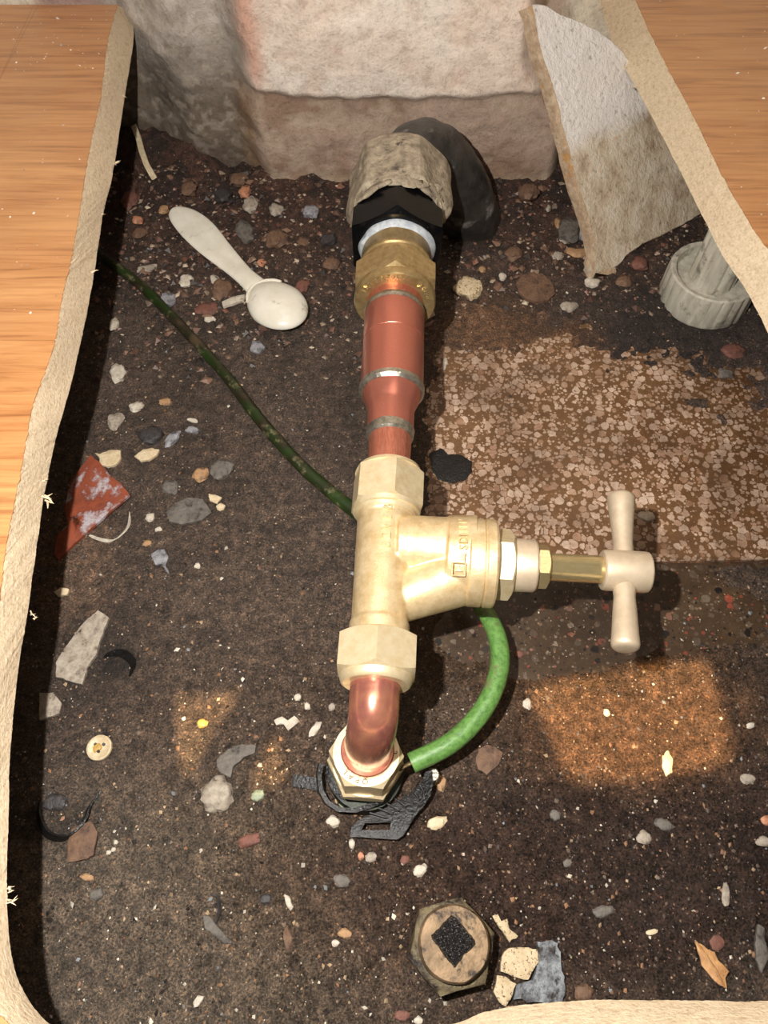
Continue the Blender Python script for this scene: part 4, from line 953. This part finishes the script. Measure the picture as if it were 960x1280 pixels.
ST = [ # px, py, w, h, angle, material, label
 (306, 240, 15, 13, 0, orangestone, 'small orange-pink stone at the foot of the wall, left of the black pipe'),
 (314, 257, 19, 17, 0, palestone, 'pale grey stone just below the orange-pink stone by the wall'),
 (345, 263, 18, 12, 20, palestone, 'pale pinkish stone near the wall left of the putty-covered nut'),
 (389, 265, 20, 12, 10, bluestone, 'bluish white stone nearest the left of the putty-covered nut'),
 (164, 251, 22, 20, 0, redstone, 'dull red stone beside the shadow under the left board, level with the spoon end'),
 (236, 236, 20, 14, 0, brownstone, 'brown stone at the wall foot just above the spoon handle'),
 (279, 245, 22, 15, 10, darkstone, 'dark stone at the wall foot right of the spoon handle end'),
 (328, 329, 12, 12, 0, orangestone, 'round orange stone right of the spoon neck'),
 (379, 358, 17, 16, 0, redstone, 'pinkish stone touching the right of the spoon bowl'),
 (306, 290, 22, 26, 20, greystone, 'grey stone above and right of the spoon neck'),
 (345, 300, 26, 20, -10, brownstone, 'brown stone between the spoon neck and the black nut'),
 (262, 285, 20, 12, 40, darkstone, 'dark stone along the upper side of the spoon handle'),
 (233, 352, 18, 15, 0, whiteflake, 'whitish stone below the spoon handle, beside the green cable'),
 (269, 351, 11, 15, 30, whiteflake, 'small white stone just left of the spoon neck'),
 (279, 362, 27, 22, 0, brownstone, 'flat brown stone under the spoon neck'),
 (184, 336, 24, 8, 18, palestone, 'slender pale stone above the green cable at left'),
 (260, 388, 32, 14, 5, redstone, 'flat red-brown stone left of the spoon bowl'),
 (263, 400, 15, 7, 0, whiteflake, 'small white chip under the flat red-brown stone'),
 (143, 406, 12, 14, 0, whiteflake, 'small whitish stone beside the left board shadow, below the cable end'),
 (148, 467, 20, 22, 10, whiteflake, 'large whitish stone left of the cable, near the board shadow'),
 (171, 509, 16, 12, 0, whiteflake, 'white hooked chip below the large whitish stone at left'),
 (207, 503, 16, 9, -10, tanstone, 'tan stone right of the white hooked chip'),
 (145, 527, 18, 20, 0, palestone, 'light grey stone above the cream shell chips at left'),
 (189, 545, 30, 20, 20, darkstone, 'dark slate lump above the right-hand cream shell chip'),
 (215, 549, 14, 22, -35, bluestone, 'blue-grey stone right of the dark slate lump'),
 (241, 538, 16, 9, -20, bluestone, 'small blue stone above and right of the blue-grey stone'),
 (251, 594, 19, 18, 0, tanstone, 'square tan stone left of the cable middle'),
 (278, 588, 32, 24, 20, greystone, 'grey broken stone right of the square tan stone'),
 (213, 610, 20, 18, 0, greystone, 'rounded grey stone above the wide grey flake at left'),
 (276, 634, 12, 9, 0, creamflake, 'small cream stone right of the wide grey flake'),
 (188, 647, 12, 11, 0, whiteflake, 'round white stone beside the curl of white plastic'),
 (198, 662, 9, 6, 0, whiteflake, 'tiny white oval stone below the round white stone'),
 (247, 708, 8, 7, 0, whiteflake, 'tiny white bead left of the valve barrel'),
 (184, 680, 12, 9, 0, tanstone, 'small tan stone above the grey-white torn scrap'),
 (253, 905, 13, 12, 0, yellowstone, 'small yellow stone in the left warm patch of light'),
 (272, 994, 40, 42, 20, palestone, 'pale grey pitted stone left of the elbow, largest there'),
 (372, 872, 9, 9, 0, whiteflake, 'small white stone left of the lower valve nut'),
 (384, 883, 7, 10, 20, whiteflake, 'slim white stone beneath the small white stone by the lower valve nut'),
 (394, 911, 9, 19, -30, whiteflake, 'long white stone left of the copper elbow'),
 (415, 884, 8, 11, 0, palestone, 'small pale stone nearest the lower valve nut, left side'),
 (323, 995, 15, 14, 0, greenstone, 'pale green stone right of the grey pitted stone'),
 (431, 1001, 15, 19, 0, greenstone, 'pale green stone lodged in the black clamp band'),
 (416, 1027, 17, 14, 0, whiteflake, 'white heart-shaped stone left of the slotted tab'),
 (440, 1055, 8, 13, 10, whiteflake, 'white oval stone just below the slotted tab corner'),
 (451, 1070, 8, 10, 0, orangestone, 'small orange stone below the slotted tab'),
 (464, 1072, 14, 12, 0, palestone, 'pale crumbly stone right of the small orange stone'),
 (506, 1075, 12, 12, 0, redstone, 'pinkish stone above the capped pipe stub'),
 (546, 1029, 24, 15, 20, creamflake, 'cream jagged stone right of the slotted tab'),
 (551, 979, 13, 17, 0, tanstone, 'grey-tan stone under the end of the cable loop'),
 (332, 1124, 14, 12, 0, darkstone, 'dark square stone lower left of the clamp'),
 (313, 1050, 28, 15, 15, redstone, 'dull reddish stone lower left of the clamp'),
 (428, 1101, 20, 15, 0, greystone, 'grey stone below the clamp, left of the capped stub'),
 (431, 1167, 18, 12, 0, tanstone, 'tan stone left of the capped pipe stub'),
 (419, 1179, 10, 8, 0, whiteflake, 'white pebble left of the capped pipe stub'),
 (360, 1174, 11, 26, 10, brownstone, 'slender brown stone below the white sliver at lower middle'),
 (121, 1118, 16, 14, 0, greystone, 'grey pebble below the brown-grey flake at lower left'),
 (109, 1097, 17, 8, -15, tanstone, 'tan sliver of stone under the brown-grey flake'),
 (70, 1003, 30, 20, 0, darkstone, 'dark lump inside the curl of black rubber'),
 (694, 1019, 14, 13, 0, greystone, 'round grey pebble under the left end of the right warm patch'),
 (659, 880, 10, 14, 0, whiteflake, 'white pebble at the left edge of the right warm patch'),
 (758, 891, 8, 9, 0, whiteflake, 'white bead inside the right warm patch'),
 (938, 907, 13, 7, 15, whiteflake, 'white sliver right of the right warm patch'),
 (934, 973, 18, 13, 0, palestone, 'knobbly whitish stone below the right warm patch corner'),
 (834, 955, 13, 26, -8, creamflake, 'upright cream stone at the lower edge of the right warm patch'),
 (709, 1079, 13, 9, 30, greystone, 'small grey stone in the wet dirt above the mortar lump'),
 (830, 1031, 24, 14, -20, greystone, 'right-hand of two flat grey stones under the warm patch'),
 (805, 1047, 18, 15, 0, palestone, 'left-hand of two flat grey stones under the warm patch'),
 (754, 1139, 28, 13, 10, greystone, 'flat grey stone in the wet dirt left of the dry leaf'),
 (815, 1165, 15, 6, 10, creamflake, 'cream splinter of stone left of the dry leaf'),
 (907, 1118, 9, 28, -10, palestone, 'narrow pale stone above the maroon disc'),
 (955, 1052, 20, 11, 0, palestone, 'grey block of stone at the right edge above the leaf'),
 (957, 1026, 12, 12, 0, orangestone, 'peach stone at the right edge of the picture'),
 (525, 1088, 18, 13, 30, whiteflake, 'white lump of plaster above the capped pipe stub'),
 (729, 1241, 24, 18, 0, brownstone, 'brown stone right of the blue-grey mortar lump'),
 (523, 1276, 12, 10, 0, whiteflake, 'white pebble in the lower edge left of the board'),
 (503, 1270, 18, 12, 0, redstone, 'reddish stone at the lower edge beneath the capped stub'),
 (586, 361, 33, 23, -25, speckled, 'cream knobbly stone right of the upper brass nut'),
 (628, 346, 10, 9, 0, whiteflake, 'small white stone right of the cream knobbly stone'),
 (603, 337, 9, 8, 0, tanstone, 'small tan stone above the cream knobbly stone'),
 (685, 260, 9, 8, 0, palestone, 'small pale stone high on the rubble right of the black pipe'),
 (697, 279, 9, 13, 0, tanstone, 'upright tan stone right of the black pipe'),
 (731, 292, 17, 18, 0, bluestone, 'blue-white stone beside the slab edge'),
 (711, 288, 28, 26, 0, greystone, 'dark grey stone left of the blue-white stone'),
 (706, 301, 14, 8, 0, palestone, 'pale stone under the dark grey stone by the slab'),
 (724, 317, 32, 11, -8, tanstone, 'long tan stone touching the slab edge'),
 (697, 321, 15, 11, 0, palestone, 'greyish stone left of the long tan stone'),
 (740, 354, 19, 10, 0, whiteflake, 'white stone at the bottom corner of the slab'),
 (711, 384, 20, 11, 0, palestone, 'pale stone between the round brown disc and the cabinet leg'),
 (642, 318, 22, 14, 0, brownstone, 'brown stone below the black pipe foot'),
 (780, 352, 20, 13, 0, brownstone, 'brown stone under the lower edge of the slab'),
 (800, 330, 22, 14, 0, redstone, 'reddish stone between the slab and the cabinet leg'),
 (916, 439, 27, 16, 10, redstone, 'pinkish flat stone in front of the cabinet leg'),
 (907, 468, 20, 12, 0, greystone, 'grey flat stone in front of the pinkish stone'),
 (649, 818, 12, 11, 0, redstone, 'small red stone between the cable loop and the handle'),
 (556, 455, 6, 14, -10, whiteflake, 'white sliver beside the shadow of the copper coupling'),
 (807, 646, 22, 13, 0, whiteflake, 'white plaster crumb behind the upper handle arm'),
 (660, 240, 26, 16, 0, brownstone, 'brown stone against the wall right of the black pipe'),
 (300, 225, 24, 14, 0, brownstone, 'brown stone against the wall corner'),
 (205, 262, 13, 10, 0, tanstone, 'tan pebble left of the spoon handle end'),
 (172, 275, 13, 9, 0, orangestone, 'pinkish pebble below the dull red stone'),
 (175, 292, 16, 12, 0, brownstone, 'brown pebble left of the spoon handle'),
 (415, 330, 20, 14, 0, brownstone, 'brown stone left of the upper brass nut'),
 (410, 300, 22, 12, 30, darkstone, 'dark stone left of the black nut'),
 (380, 305, 16, 12, 0, brownstone, 'brown pebble above the spoon bowl'),
]
for (x, y, w_, h_, a, m_, lab) in ST: stone(x, y, w_, h_, a, m_, lab)
for (x, y, wd) in ((145, 1053, 'farthest'), (142, 1062, 'middle'), (136, 1066, 'nearest')):
    stone(x, y, 6, 6, 0, whiteflake, wd + ' of the three tiny white beads right of the brown-grey flake', group='three white beads', flat=.6)
FL = [
 (oval(209, 373, 19, 16, 20, 7, .25), .0016, bluestone, 'white-blue flake just right of the green cable below the spoon', 0),
 (oval(322, 433, 19, 18, 10, 5, .12), .0014, bluestone, 'square lilac-white flake below the spoon bowl', 0),
 ([(277, 377), (290, 371), (306, 368), (305, 375), (290, 380), (279, 383)], .002, whiteflake, 'thin white strip pointing at the spoon neck', 0),
 (oval(241, 525, 13, 5, 10), .001, whiteflake, 'thin white flake above the small blue stone', 0),
 ([(119, 566), (124, 568), (128, 565), (140, 562), (151, 563), (151, 573), (145, 581), (134, 584), (124, 580), (125, 573)], .0018, creamflake, 'left-hand cream shell flake touching the red veneer', .02),
 ([(168, 570), (178, 562), (190, 560), (199, 562), (196, 569), (186, 575), (175, 576)], .0018, creamflake, 'right-hand cream shell flake of the pair', .02),
 ([(207, 640), (222, 628), (234, 622), (254, 624), (265, 640), (252, 650), (228, 655), (212, 652)], .0016, greystone, 'wide flat grey flake left of the green cable', 0),
 ([(188, 693), (198, 687), (206, 686), (210, 696), (207, 706), (212, 718), (206, 712), (201, 704), (194, 706)], .001, bluestone, 'grey-white torn scrap with a tail at left', 0),
 ([(68, 740), (76, 734), (87, 736), (84, 743), (72, 746)], .0016, creamflake, 'cream flake at the edge of the board shadow', 0),
 ([(122, 763), (136, 771), (128, 792), (120, 819), (109, 834), (103, 855), (92, 853), (70, 846), (70, 828), (80, 811), (107, 775)], .0022, palestone, 'long grey slab-like flake beside the board shadow', .01),
 ([(49, 866), (66, 866), (77, 879), (74, 892), (49, 900)], .002, palestone, 'grey flake half in the board shadow', 0),
 ([(85, 1050), (90, 1036), (108, 1028), (114, 1026), (122, 1040), (117, 1070), (100, 1076), (84, 1078)], .0022, brownstone, 'brown-grey flake beside the curl of black rubber', .03),
 ([(270, 950), (285, 936), (302, 930), (320, 932), (318, 941), (303, 948), (292, 958), (288, 972), (276, 966), (271, 958)], .0022, greystone, 'grey ragged flake above the grey pitted stone', .02),
 ([(342, 900), (352, 895), (360, 901), (368, 895), (375, 902), (369, 906), (360, 913), (354, 905), (345, 906)], .0012, whiteflake, 'white ragged scrap left of the elbow', 0),
 ([(366, 970), (378, 972), (402, 975), (402, 984), (388, 984), (370, 979)], .0014, darkstone, 'dark grey flat strip left of the elbow nut', 0),
 ([(254, 1144), (262, 1145), (272, 1158), (290, 1178), (282, 1180), (266, 1168), (256, 1160)], .0015, greystone, 'long grey flake pointing down in the lower left', 0),
 ([(355, 1118), (361, 1120), (367, 1134), (364, 1139), (357, 1130)], .0013, whiteflake, 'white sliver in the lower middle', 0),
 ([(241, 1252), (247, 1244), (255, 1245), (253, 1252), (247, 1259), (242, 1260)], .0013, whiteflake, 'white curled flake near the bottom left', 0),
 (oval(612, 948, 34, 38, 20, 9, .2), .0015, brownstone, 'dull tan flake right of the cable loop end', 0),
 ([(616, 1144), (622, 1143), (626, 1151), (634, 1149), (636, 1160), (648, 1170), (637, 1178), (632, 1169), (625, 1160), (618, 1150)], .0018, speckled, 'jagged cream plaster scrap above the speckled plaster', 0),
 (oval(669, 359, 50, 38, 15, 10, .08), .0022, brownstone, 'round flat brown disc in the rubble right of the upper brass nut', 0),
 (oval(896, 1178, 19, 20, 0, 9, .1), .0016, redstone, 'maroon disc touching the dry leaf', 0),
 ([(948, 1155), (956, 1160), (958, 1180), (962, 1195), (952, 1216), (946, 1200), (944, 1175)], .0015, greystone, 'grey upright shard at the right edge beside the leaf', 0),
 (oval(268, 622, 13, 11, 0, 5, .4), .0012, creamflake, 'star-shaped cream flake right of the rounded grey stone', 0),
]
for (pts, th, m_, lab, tl) in FL: flake(pts, th, m_, lab, tilt_=(tl, -tl))
flake([(536, 567), (552, 560), (560, 568), (575, 568), (590, 577), (590, 590), (582, 600), (566, 604), (548, 600), (541, 590)], .0012, rubber, 'black tar blot on the terrazzo right of the reducer', 'blot', 'tar_blot', z=-.0004)
flake([(114, 570), (128, 582), (140, 597), (152, 606), (163, 620), (138, 640), (112, 662), (92, 678), (72, 698), (66, 690), (70, 668), (84, 655), (80, 635), (88, 600)], .0022, veneer, 'red-brown wood veneer offcut half under the board shadow', 'veneer offcut', 'veneer_offcut', tilt_=(.05, .03), z=.002, rough_=.3)
# mortar group near the stub
flake([(673, 1176), (698, 1176), (700, 1196), (704, 1215), (707, 1240), (700, 1254), (664, 1254), (645, 1248), (647, 1230), (664, 1226), (672, 1206)], .006, mortar, 'blue-grey crumbling mortar lump against the front edge', 'mortar', 'mortar_lump', z=.001, rough_=1.5)
flake([(627, 1196), (634, 1186), (660, 1184), (672, 1187), (673, 1203), (660, 1225), (645, 1222), (626, 1214)], .0035, speckled, 'larger pale speckled plaster piece right of the capped stub', 'plaster piece', 'plaster_piece', z=.0045, tilt_=(.05, 0))
flake([(622, 1220), (632, 1221), (645, 1230), (640, 1248), (633, 1259), (624, 1252), (617, 1240)], .0028, speckled, 'smaller pale speckled plaster piece below the larger one', 'plaster piece', 'plaster_piece', z=.003)
# dry leaf
LF = [(870, 1177), (877, 1180), (886, 1186), (893, 1190), (898, 1200), (905, 1207), (910, 1215), (906, 1222), (907, 1235), (898, 1231), (890, 1222), (884, 1214), (878, 1206), (875, 1195)]
lf = flake(LF, .0006, leafmat, 'dry light brown leaf with dark spots near the lower right corner', 'leaf', 'dry_leaf', z=.003, tilt_=(.12, -.08))
v, f = tube([U(870, 1177, .006), U(884, 1197, .0074), U(895, 1213, .0074), U(906, 1234, .006)], .0005, 6, 5); obj('leaf_vein', v, f, leafmat, lf)
# round button
bp = U(126, 936, 0); bp.z = gz(bp.x, bp.y) + .0005; bt = tag(obj('button', *lathe(bp, up_, [(0, .0062), (.0006, .0068), (.0018, .0066), (.0022, .0058), (.0016, .0050), (.0013, .002)], 32), creamflake, None, bp), 'round cream plastic button lying by itself in the left dirt', 'button')
for dx, dy in ((-.0022, .0016), (.0022, .0016), (0, -.002)):
    v, f = lathe(bp + Vector((dx, dy, .0012)), up_, [(0, .0009), (.0008, .0009)], 8); obj('button_hole', v, f, darkstone, bt)
v, f = lathe(bp + Vector((-.001, .0, .0010)), up_, [(0, .0028), (.0009, .0022), (.0012, .001)], 10, .3); obj('yellow_dab', v, f, yellowstone, bt)
# curl of white plastic, black rubber curls, pale splinter by the wall
def strip_thing(name, pts, wv, th, mat, label, cat, dz=0):
    P = []
    for i, (x, y, z) in enumerate(pts):
        q = U(x, y, 0); P.append(U(x, y, gz(q.x, q.y) + z))
    fine_ = []
    for i in range(len(P) - 1):
        p0 = P[max(i - 1, 0)]; p1 = P[i]; p2 = P[i + 1]; p3 = P[min(i + 2, len(P) - 1)]
        for k in range(5):
            t = k / 5; fine_.append(0.5 * ((2 * p1) + (-p0 + p2) * t + (2 * p0 - 5 * p1 + 4 * p2 - p3) * t * t + (-p0 + 3 * p1 - 3 * p2 + p3) * t ** 3))
    fine_.append(P[-1]); m0 = len(fine_) - 1; rs = []
    for k, p in enumerate(fine_):
        d = (fine_[min(k + 1, m0)] - fine_[max(k - 1, 0)]).normalized(); t = k / m0; s = max(.12, math.sin(math.pi * min(1, t * 1.0 + .05)) ** .5) if t < 1 else .12
        h = wv * .5 * s; nr = d.cross(wv).normalized() * th / 2; rs.append([p - h - nr, p + h - nr, p + h + nr, p - h + nr])
    v, f = rings_mesh(rs); g = Vector(P[len(P) // 2]); return tag(obj(name, v, f, mat, None, g, ang=50), label, cat)
strip_thing('plastic_curl', [(112, 669, .001), (125, 674, .002), (140, 676, .002), (152, 668, .002), (161, 656, .002), (162, 640, .001)], Vector((.0028, .0012, .0014)), .0006, whiteflake, 'thin curl of white plastic under the red-brown veneer', 'plastic strip')
strip_thing('rubber_curl', [(50, 1003, .002), (49, 1022, .003), (60, 1043, .003), (82, 1047, .003), (103, 1030, .003), (112, 1008, .002), (125, 990, .001)], Vector((.003, .002, .0035)), .0012, rubber, 'curled black rubber strip in the lower left dirt', 'rubber strip')
strip_thing('rubber_curl', [(130, 820, .001), (142, 816, .002), (156, 818, .003), (166, 830, .003), (162, 845, .001)], Vector((.003, .003, .003)), .0012, rubber, 'small black rubber scrap beside the long grey flake', 'rubber strip')
strip_thing('twig', [(264, 1118, .001), (272, 1122, .001), (274, 1140, .001), (270, 1155, .001)], Vector((.0015, 0, .001)), .001, darkstone, 'short dark twig above the long grey flake in the lower left', 'twig')
v, f = ribbon([U(167, 157, .030), U(173, 172, .028), U(177, 188, .025), U(183, 205, .021), U(190, 218, .017), U(198, 231, .012)], Vector((.0042, .001, .002)), .0012)
sl = tag(obj('pale_splinter', v, f, creamflake, None, U(190, 218, .0)), 'pale wood splinter standing upright at the left of the wall foot', 'splinter')
v, f = tube([U(198, 231, .012), U(203, 240, .009), U(210, 256, .006)], .0008, 6, 3); obj('splinter_tip', v, f, darkstone, sl)

# ================================================================ GRIT: countless small grains (stuff)
rng = np.random.default_rng(4)
def grit(name, N_g, region, size, palette, keep, label, zoff=None, sinks=.15):
    base_v = np.array([[1, 0, 0], [-1, 0, 0], [0, 1, 0], [0, -1, 0], [0, 0, 1], [0, 0, -1]], float)
    base_f = np.array([[0, 2, 4], [2, 1, 4], [1, 3, 4], [3, 0, 4], [2, 0, 5], [1, 2, 5], [3, 1, 5], [0, 3, 5]])
    px = rng.uniform(region[0], region[2], N_g); py = rng.uniform(region[1], region[3], N_g)
    V = (640 - py) / F; dy = V * math.cos(TH) + math.sin(TH); dz = V * math.sin(TH) - math.cos(TH); z0 = zoff if zoff is not None else 0.0
    t = (z0 - H) / dz; x = (px - 480) / F * t; y = dy * t
    k = keep(px, py, x, y); x, y, px, py = x[k], y[k], px[k], py[k]; m_ = len(x)
    if zoff is None:
        i = np.clip(np.searchsorted(ys, y), 1, ny - 1); j = np.clip(np.searchsorted(xs, x), 1, nx - 1); z = np.maximum(hgt[i, j], 0)
    else: z = np.full(m_, zoff)
    s = size[0] * (1 - rng.random(m_)) ** (-1 / size[2]); s = np.minimum(s, size[1])
    vv = base_v[None] * (0.6 + .7 * rng.random((m_, 6, 1))) * s[:, None, None] * np.stack([rng.uniform(.7, 1.4, m_), rng.uniform(.7, 1.4, m_), rng.uniform(.4, .8, m_)], -1)[:, None, :]
    a = rng.uniform(0, 6.28, m_); ca, sa = np.cos(a)[:, None], np.sin(a)[:, None]
    X = vv[..., 0] * ca - vv[..., 1] * sa; Y = vv[..., 0] * sa + vv[..., 1] * ca
    tl = rng.uniform(-.5, .5, m_)[:, None]; Z = vv[..., 2] + X * tl
    W = np.stack([X + x[:, None], Y + y[:, None], Z + (z + s * sinks)[:, None]], -1).reshape(-1, 3)
    FC = (base_f[None] + (np.arange(m_) * 6)[:, None, None]).reshape(-1, 3)
    pal = np.array([srgb(c)[:3] for c, _ in palette]); pr = np.array([p for _, p in palette], float); pr /= pr.sum()
    c = pal[rng.choice(len(pal), m_, p=pr)] * rng.uniform(.6, 1.2, (m_, 1)); T_ = np.repeat(c, 6, axis=0)
    o = grid_mesh(name, W, FC, T_, None, vcm); o.data.shade_flat(); return o
PAL = [((214, 206, 188), 2), ((176, 150, 118), 3), ((150, 112, 80), 4), ((112, 98, 84), 5), ((78, 66, 58), 6), ((144, 108, 84), 1.2), ((44, 38, 36), 5), ((130, 136, 140), 1)]
def kp(px, py, x, y):
    ex = (px > 545) & (py > 440) & (py < 708); return (y < .56) & (y > -.05) & (x > -.27) & (x < .30) & ~(ex & (rng.random(len(px)) < .88))
g1 = grit('floor_grit', 15000, (0, 190, 960, 1280), (.00032, .0012, 2.6), PAL, kp, '')
g1['kind'] = 'stuff'; g1['label'] = 'fine pale and brown grit scattered over the dark dirt'; g1.parent = floor
PAL2 = [((120, 92, 74), 4), ((96, 70, 58), 4), ((150, 130, 110), 2), ((60, 50, 44), 4), ((186, 168, 146), 1), ((132, 92, 76), 1)]
def kp2(px, py, x, y): return (y > .33) & (y < .56) & (x > -.26) & (x < .27) & (rng.random(len(px)) < np.clip((y - .33) / .12, .15, 1)) & ~((px > 545) & (py > 400))
g2 = grit('wall_foot_rubble', 5200, (120, 200, 960, 480), (.0010, .0036, 2.2), PAL2, kp2, '')
g2['kind'] = 'stuff'; g2['label'] = 'crumbly brown rubble gathered along the wall foot'; g2.parent = floor
def kpl(px, py, x, y):
    lim = np.interp(py, [q[1] for q in LT[:15]], [q[0] for q in LT[:15]]) - 6
    return (px < lim) & (py > 12) & (rng.random(len(px)) < np.where(py < 90, .9, .12))
def kpr(px, py, x, y):
    a = sorted([(q[1], q[0]) for q in LT[-8:]]); lim = np.interp(py, [q[0] for q in a], [q[1] for q in a]) + 8
    return (px > lim) & (py < 300)
g3 = grit('plaster_crumbs', 420, (0, 12, 150, 420), (.0004, .0014, 2.6), [((236, 222, 204), 3), ((214, 178, 150), 2)], kpl, '', zoff=ZT + .0003)
g3['kind'] = 'stuff'; tag(g3, 'white plaster crumbs on the far end of the left board', 'crumbs')
g4 = grit('plaster_crumbs', 70, (780, 0, 960, 300), (.0004, .0011, 2.6), [((240, 230, 214), 1)], kpr, '', zoff=ZT + .0003)
g4['kind'] = 'stuff'; tag(g4, 'a few white plaster crumbs on the right board', 'crumbs')

# ================================================================ WORK LAMP above, whose shade lets warm light through in three places
LP = Vector((.06, -.20, 1.25))
patches = [[(662, 868), (672, 858), (700, 850), (760, 840), (830, 829), (884, 824), (892, 850), (902, 885), (914, 925), (913, 940), (905, 952), (880, 962), (830, 969), (770, 976), (715, 979), (704, 965), (692, 930), (676, 895)],
           [(218, 868), (262, 870), (305, 862), (290, 885), (272, 905), (256, 935), (240, 968), (226, 966), (222, 920)],
           [(340, 918), (349, 924), (352, 950), (362, 968), (350, 978), (318, 986), (312, 978), (322, 962), (334, 938)]]
aim = U(600, 900, 0); dL = (aim - LP).normalized(); dm = .16; pc = LP + dL * dm
dl, ul, vl = frame(dL)
def to_plate(p):
    r_ = p - LP; t = dm / r_.dot(dl); q = LP + r_ * t - pc; return Vector((q.dot(ul), q.dot(vl), 0))
lamp = empty('work_lamp', LP, 'warm work lamp in a metal hood above the cupboard', 'lamp')
cu = bpy.data.curves.new('p', 'CURVE'); cu.dimensions = '2D'; cu.fill_mode = 'BOTH'; cu.extrude = .0004
hw = .07
loops = [[Vector((-hw, -hw, 0)), Vector((hw, -hw, 0)), Vector((hw, hw, 0)), Vector((-hw, hw, 0))]] + [[to_plate(U(x, y, .0)) for x, y in pp] for pp in patches]
for lp in loops:
    s = cu.splines.new('POLY'); s.points.add(len(lp) - 1); s.use_cyclic_u = True
    for k, p in enumerate(lp): s.points[k].co = (p.x, p.y, 0, 1)
o = bpy.data.objects.new('p', cu); COL.objects.link(o); dg = bpy.context.evaluated_depsgraph_get()
me = bpy.data.meshes.new_from_object(o.evaluated_get(dg)); vs = [pc + ul * q.co.x + vl * q.co.y + dl * q.co.z for q in me.vertices]; fs = [list(p.vertices) for p in me.polygons]
bpy.data.objects.remove(o); bpy.data.meshes.remove(me); bpy.data.curves.remove(cu)
obj('hood_front', vs, fs, darkstone, lamp, smooth=False)
q4 = [pc + ul * a + vl * b for a, b in ((-hw, -hw), (hw, -hw), (hw, hw), (-hw, hw))]
b4 = [LP - dl * .03 + (p - pc) * .5 for p in q4]
v, f = rings_mesh([q4, b4], cap0=False, cap1=True); obj('hood', v, f, darkstone, lamp, smooth=False)
wl = light('lamp_light', 'POINT', LP, 230.0, (1.0, 0.68, 0.34), shadow_soft_size=0.0006)
wl.parent = lamp; wl.location = (0, 0, 0)
